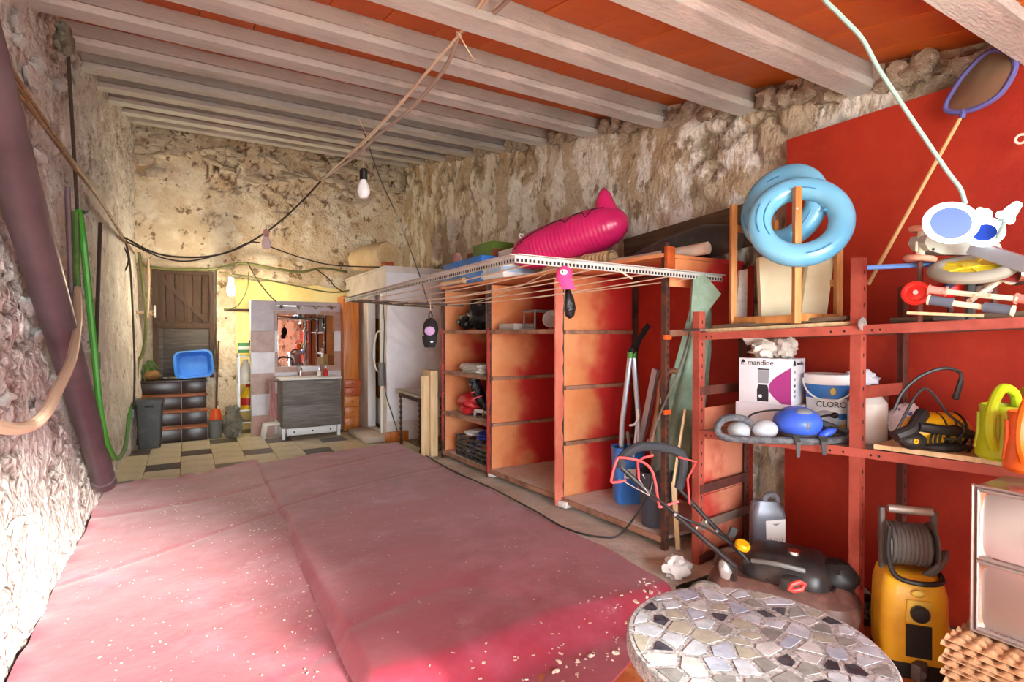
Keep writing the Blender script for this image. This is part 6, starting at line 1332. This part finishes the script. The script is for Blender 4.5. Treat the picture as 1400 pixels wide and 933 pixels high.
for k in range(5): d = face(V((-.8, -.6, 0))) @ rot('Z', 72*k) @ V((1, 0, 0)); q = MB(); q.bar(c+d*.01+V((-.012, -.009, 0)), c+d*.05+V((-.012, -.009, 0)), .012, .008); q.build('spoke', 'vac_black', ww)
# egg cartons
mat('pulp', C(198, 152, 112), .9, var=((C(176, 126, 88), 8, 5, .42, .62),), bump=(50, .3))
ex, ey = 2.40, .40; eb = .0; N_ = 18
def egg(u, v):
    x, y = u*.44, v*.52; k = 4*PI/.092
    return V((ex+x, ey+y,  .015*(abs(math.sin(x*k/2))*abs(math.sin(y*k/2)))))
q = MB(); q.grid(egg, 70, 80, (0, 0, -.004)); o0 = q.build('egg_tray', 'pulp', smooth=50); egg_me = o0.data; l0 = o0.location.copy(); bpy.data.objects.remove(o0)
for k in range(N_):
    o = bpy.data.objects.new('egg_tray', egg_me); COL.objects.link(o); o.location = l0 + V((.008*((k*37) % 5-2)/2, .010*((k*23) % 5-2)/2, .004+.0215*k)); 
    tag(o, ('lowest second third fourth fifth sixth seventh eighth ninth tenth eleventh twelfth thirteenth fourteenth fifteenth sixteenth seventeenth topmost'.split()[k]+(' brown pulp egg tray of the stack under the shiny drawers' if k in (0, 17) else ' brown pulp egg tray from the bottom of the stack under the shiny drawers')), 'egg tray', 'stack of egg trays')
EZ = .004+.0215*(N_-1)+.022
# shiny plastic drawer unit standing on the egg trays
mat('clear_drawer', C(190, 184, 184), .10, .9, var=((C(196, 186, 184), 4, 4, .42, .62),)); mat('drawer_frame', C(190, 180, 176), .22, .7)
dx, dy1, dy0 = 2.50, .87, .42
du = thing('drawer_unit', 'shiny silver two-drawer unit standing on the egg trays at the right edge', 'drawers', (dx+.15, (dy0+dy1)/2, EZ))
H = .545
q = MB(); q.bb((dx+.02, dy0, EZ), (dx+.30, dy1, EZ+H), .012); q.build('casing', 'drawer_frame', du)
for z0, z1 in ((.015, H/2-.008), (H/2+.008, H-.015)):
    ya, yb = dy0+.015, dy1-.018
    q = MB(); q.tube([(dx+.012, ya, EZ+z0), (dx+.012, yb, EZ+z0), (dx+.012, yb, EZ+z1), (dx+.012, ya, EZ+z1)], .009, 8, closed=True); dr = q.build('drawer', 'drawer_frame', du)
    q = MB(); q.grid(lambda u, v: V((dx+.014+.05*(math.sin(PI*u)*math.sin(PI*v))**.6, ya+(yb-ya)*u, EZ+z0+(z1-z0)*v)), 24, 20, (.004, 0, 0)); q.build('drawer_front', 'clear_drawer', dr, smooth=60)
q = MB(); q.tube([(dx+.012, dy0, EZ+.004), (dx+.012, dy1, EZ+.004), (dx+.012, dy1, EZ+H), (dx+.012, dy0, EZ+H)], .008, 8, closed=True); q.build('rim', 'drawer_frame', du)
# cable along the kerb
q = MB(); q.tube(smooth_path([(2.27, 5.7, .145), (2.24, 4.9, .148), (2.28, 4.2, .148), (2.27, 3.5, .148), (2.25, 3.05, .148), (2.40, 2.85, .125), (2.52, 2.78, .16), (2.62, 2.66, .42), (2.60, 2.60, .62)], 8), .007, 6)
tag(q.build('mains_cable', 'vac_black'), 'thin black mains cable running along the edge of the platform carpet', 'cable')
# ------------------------------------------------------------------ left wall: pipe, poles, hoses, cables
mat('brown_pipe', C(104, 86, 90), .4, .1, var=((C(86, 68, 72), 2, 5, .42, .65),)); mat('hose_green', C(66, 146, 50), .4); mat('hose_cream', C(206, 180, 152), .5); mat('copper_cable', C(120, 82, 50), .45, var=((C(170, 126, 76), 7, 4, .5, .65),)); mat('olive_cable', C(104, 106, 60), .55); mat('dark_cable', C(58, 46, 38), .6)
XW = XL+.17
b0 = pX(143, 664, -.575); tp = pX(-6, 150, -.60)
pp = thing('leaning_pipe', 'thick brown pipe leaning along the rough left wall', 'pipe', b0)
q = MB(); d = (tp-b0); q.cyl(b0+V((0, 0, .03)), tp+d*.16, .075, .078, 24); q.build('pipe', 'brown_pipe', pp)
q = MB(); q.cyl(b0+V((0, 0, .02)), b0+V((0, 0, .02))+d.normalized()*.10, .083, .083, 24); q.build('collar', 'brown_pipe', pp)
def wl_x(px, py, off=.0): return pX(px, py, -.64+off)
for k, (pts, r) in enumerate((([(-8, 58), (40, 135), (95, 215), (135, 270), (165, 318), (182, 345)], .014), ([(-8, 72), (45, 150), (100, 228), (138, 276), (166, 322), (184, 347)], .011), ([(-8, 88), (50, 160), (98, 222), (132, 268), (165, 318)], .009))):
    q = MB(); q.tube(smooth_path([wl_x(x, y, .01*k) for x, y in pts], 5), r, 7); tag(q.build('wall_cable', 'copper_cable'), ('thick upper', 'middle', 'thin lower')[k]+' brown cable of the bundle running down the left wall', 'cable', 'cables on the left wall')
q = MB(); q.cyl(wl_x(93, 72), wl_x(106, 292), .011, n=7); tag(q.build('wall_pipe', 'dark_cable'), 'thin dark pipe running down the left wall from the beams', 'pipe')
q = MB(); q.cyl(wl_x(92, 255), wl_x(98, 425), .016, n=8); tag(q.build('wall_pipe', 'brown_pipe'), 'short brown conduit on the left wall beside the cream hose', 'pipe')
cr = thing('iron_bar', 'dark iron bar hanging on the left wall behind the green hose', 'bar', wl_x(131, 500)); q = MB(); q.cyl(wl_x(137, 305), wl_x(131, 485), .015, n=8); q.build('bar', 'dark_cable', cr); q = MB(); q.bb(wl_x(130, 498)-V((.01, .07, .05)), wl_x(130, 498)+V((.03, .07, .10)), .01); q.build('foot', 'vac_black', cr)
q = MB(); q.ell(wl_x(87, 60)+V((.0, 0, .03)), (.05, .09, .08), 16, 12, nz=.6, nsc=3, seed=2); tag(q.build('rag_bundle', 'sack_grey', smooth=60), 'dark rag stuffed under the roof beams at the left wall', 'rag')
gh = thing('green_hose', 'green garden hose hanging from a nail on the left wall', 'hose', wl_x(150, 628, .1))
q = MB(); q.tube(smooth_path([wl_x(103, 290, .03), wl_x(104, 330, .03), wl_x(105, 370, .02), wl_x(106, 395, .02)], 5), .020, 8); q.build('hose_loop', 'leaf_green', gh)
q = MB(); q.tube(smooth_path([wl_x(108, 288, .03), wl_x(114, 330, .06), wl_x(122, 410, .08), wl_x(130, 490, .10), wl_x(137, 560, .12), wl_x(147, 608, .14), wl_x(160, 627, .14), wl_x(171, 612, .1), wl_x(176, 575, .04), wl_x(180, 540, .0)], 6), .021, 9); q.build('hose_loop', 'hose_green', gh)
q = MB(); q.cyl(wl_x(100, 292, -.1), wl_x(118, 290, .04), .012, n=8); q.build('nail', 'dark_cable', gh)
q = MB(); q.tube(smooth_path([wl_x(106, 395, .03), wl_x(106, 440, .10), wl_x(98, 490, .18), wl_x(80, 530, .20), wl_x(62, 565, .20), wl_x(40, 583, .17), wl_x(10, 586, .15), wl_x(-20, 578, .14)], 7), .021, 10); tag(q.build('cream_hose', 'hose_cream'), 'cream hose curving along the left wall past the brown pipe', 'hose')
# tangle in the back left corner
XC = -.50
def cx_(px, py, y): return pY(px, py, y)
for k, (pts, m, r, lb) in enumerate((
    ([(166, 322), (160, 345), (168, 372), (176, 355), (168, 335)], 'dark_cable', .010, 'dark cable loop hanging in the back left corner'),
    ([(172, 330), (178, 365), (182, 440), (184, 500), (183, 560)], 'dark_cable', .012, 'dark pipe running down the back left corner behind the hose'),
    ([(190, 345), (196, 395), (200, 440), (196, 480), (188, 500), (187, 548)], 'olive_cable', .022, 'olive hose hanging in the corner left of the old door'),
    ([(203, 356), (203, 400), (200, 450)], 'hose_cream', .016, 'pale pipe beside the frame of the old door'))):
    q = MB(); q.tube(smooth_path([pY(x, y, 8.45 if k < 2 else 9.0) for x, y in pts], 6), r, 7); tag(q.build('corner_cable', m), lb, 'cable' if k < 2 else 'hose')
lt = pY(207, 428, 9.3); q = MB(); q.cyl(V((-.62, 9.3, lt.z)), lt, .022, n=10); q.torus(lt+V((0, -.01, 0)), .03, .01, 16, 8, rot('X', 90)); tag(q.build('wall_tap', 'hose_cream'), 'pale pipe stub with a ring on the wall beside the old door', 'tap')
# wires strung across the back wall
wires = (
    ('brown wire sagging across the back wall from the corner to the hanging bulb', 'dark_cable', .011, [(170, 325), (215, 347), (270, 352), (320, 342), (370, 313), (410, 278), (440, 246)], 7.6),
    ('second brown wire sagging below the first across the back wall', 'dark_cable', .009, [(172, 330), (220, 352), (260, 357), (310, 345), (340, 332), (356, 332)], 7.8),
    ('dark wire running from the small bulb to the foam roll', 'dark_cable', .009, [(370, 338), (410, 352), (450, 362), (500, 365), (535, 365)], 8.2),
    ('green vine-like hose strung along the top of the yellow wall', 'olive_cable', .020, [(190, 362), (230, 368), (290, 368), (330, 360), (370, 366), (410, 372), (440, 367), (475, 372)], 9.45),
    ('thin olive wire running along the yellow wall to the cubicle', 'olive_cable', .012, [(300, 372), (350, 380), (400, 390), (455, 400), (495, 393)], 9.35),
    ('dark wire hanging diagonally over the chequered tile wall', 'dark_cable', .009, [(338, 358), (350, 380), (365, 400), (378, 413)], 8.66),
    ('thin wire looping over the yellow plaster beside the lit bulb', 'olive_cable', .009, [(340, 372), (338, 395), (330, 412), (322, 420), (306, 424)], 9.4),
    ('branching dry twig above the cubicle wall', 'dark_cable', .010, [(432, 368), (448, 380), (458, 392), (470, 400)], 9.3))
for lb, m, r, pts, y in wires:
    q = MB(); q.tube(smooth_path([pY(a, b_, y-.5*(i/(len(pts)-1)) if 'bulb' in lb and 'lit' not in lb else y) for i, (a, b_) in enumerate(pts)], 6), r, 7); tag(q.build('wire', m), lb, 'wire', 'wires on the back wall')
# overhead bundle of cables from the ceiling to the bulbs
mat('cable_cream', C(226, 206, 176), .5); mat('cable_taupe', C(168, 150, 134), .5)
def oh(pts): return [pD(x, y, z) for x, y, z in pts]
bun = (('cream cable twisted into the overhead bundle, topmost strand', 'cable_cream', .0075, [(674, -12, 2.6), (640, 35, 2.9), (590, 92, 3.3), (548, 140, 3.7), (505, 185, 4.2), (470, 218, 4.7), (440, 246, 5.2)]),
       ('black and cream cable of the overhead bundle, middle strand', 'cable_mid' if 'cable_mid' in MATS else 'cable_cream', .0075, [(668, -12, 2.6), (632, 42, 2.9), (582, 100, 3.3), (552, 138, 3.7), (500, 193, 4.2), (462, 226, 4.7), (440, 246, 5.2)]),
       ('taupe cable hanging slack below the overhead bundle', 'cable_taupe', .012, [(706, -10, 2.6), (660, 30, 2.85), (630, 45, 2.95), (618, 75, 3.1), (600, 105, 3.3), (560, 150, 3.7), (520, 182, 4.1), (490, 210, 4.4), (462, 230, 4.75), (440, 246, 5.2)]))
for lb, m, r, pts in bun:
    q = MB(); q.tube(smooth_path(oh(pts), 6), r, 7); tag(q.build('overhead_cable', m), lb, 'cable', 'overhead cables')
tie = thing('cable_ties', 'white cable ties knotted round the overhead cables', 'ties', pD(497, 190, 4.3)); 
for x0, y0, x1, y1, z in ((627, 47, 648, 82, 2.92), (501, 183, 490, 162, 4.22), (440, 248, 426, 234, 5.2), (549, 140, 553, 134, 3.7)):
    q = MB(); q.tube([pD(x0, y0, z), pD(x1, y1, z)], .0035, 5); q.torus(pD(x0, y0, z), .016, .004, 14, 6, face(pD(x0+10, y0-12, z)-pD(x0, y0, z))); q.build('tie', 'cable_cream', tie)
# bulbs: one dark, one pinkish, one lit
mat('bulb_opal', C(240, 240, 240), .15); mat('bulb_pink', C(226, 200, 206), .15); mat('socket_black', C(30, 28, 28), .4); mat('bulb_lit', C(255, 244, 214), .3, emit=((1.0, .80, .45, 1), 60.0))
def bulb(name, label, c, top, m, sock, s=1.0, wire=True):
    t = thing(name, label, 'light bulb', c)
    q = MB(); q.lathe([(0, -.105*s), (.02*s, -.10*s), (.034*s, -.075*s), (.036*s, -.058*s), (.03*s, -.03*s), (.019*s, -.008*s), (.018*s, .0)], c, 22); q.build('glass', m, t)
    q = MB(); q.lathe([(0, -.002), (.021*s, -.002), (.022*s, .05*s), (.012*s, .062*s), (0, .063*s)], c, 16); q.build('socket', sock, t)
    if wire: q = MB(); q.tube([V(c)+V((0, 0, .06*s)), V(c)+V((.006, 0, .1*s)), V(top)], .004, 5); q.tube([V(c)+V((0, 0, .06*s)), V(c)+V((-.012, 0, .11*s)), V(top)], .003, 5); q.build('wire', 'cable_taupe', t)
    return t
c = pD(497, 246, 4.35); bulb('hanging_bulb', 'unlit white bulb in a black socket hanging from the overhead cables', c, pD(499, 193, 4.28), 'bulb_opal', 'socket_black', 1.45)
c = pY(364, 324, 7.25); bulb('hanging_bulb', 'unlit pinkish bulb hanging in front of the back wall', c, pY(368, 312, 7.25), 'bulb_pink', 'towel_pink', 1.5)
c = pY(316, 388, 8.95); lb_ = bulb('hanging_bulb', 'glowing warm bulb hanging beside the old door', c, pY(322, 361, 9.44), 'bulb_lit', 'white_plastic', 1.7)
ld = bpy.data.lights.new('bulb_light', 'POINT'); ld.energy = 48; ld.color = (1, .84, .58); ld.shadow_soft_size = .05
lo_ = bpy.data.objects.new('bulb_light', ld); COL.objects.link(lo_); lo_.parent = lb_; lo_.location = (0, -.16, -.10)
for o in list(bpy.data.objects):
    if '_o' in o: del o['_o']
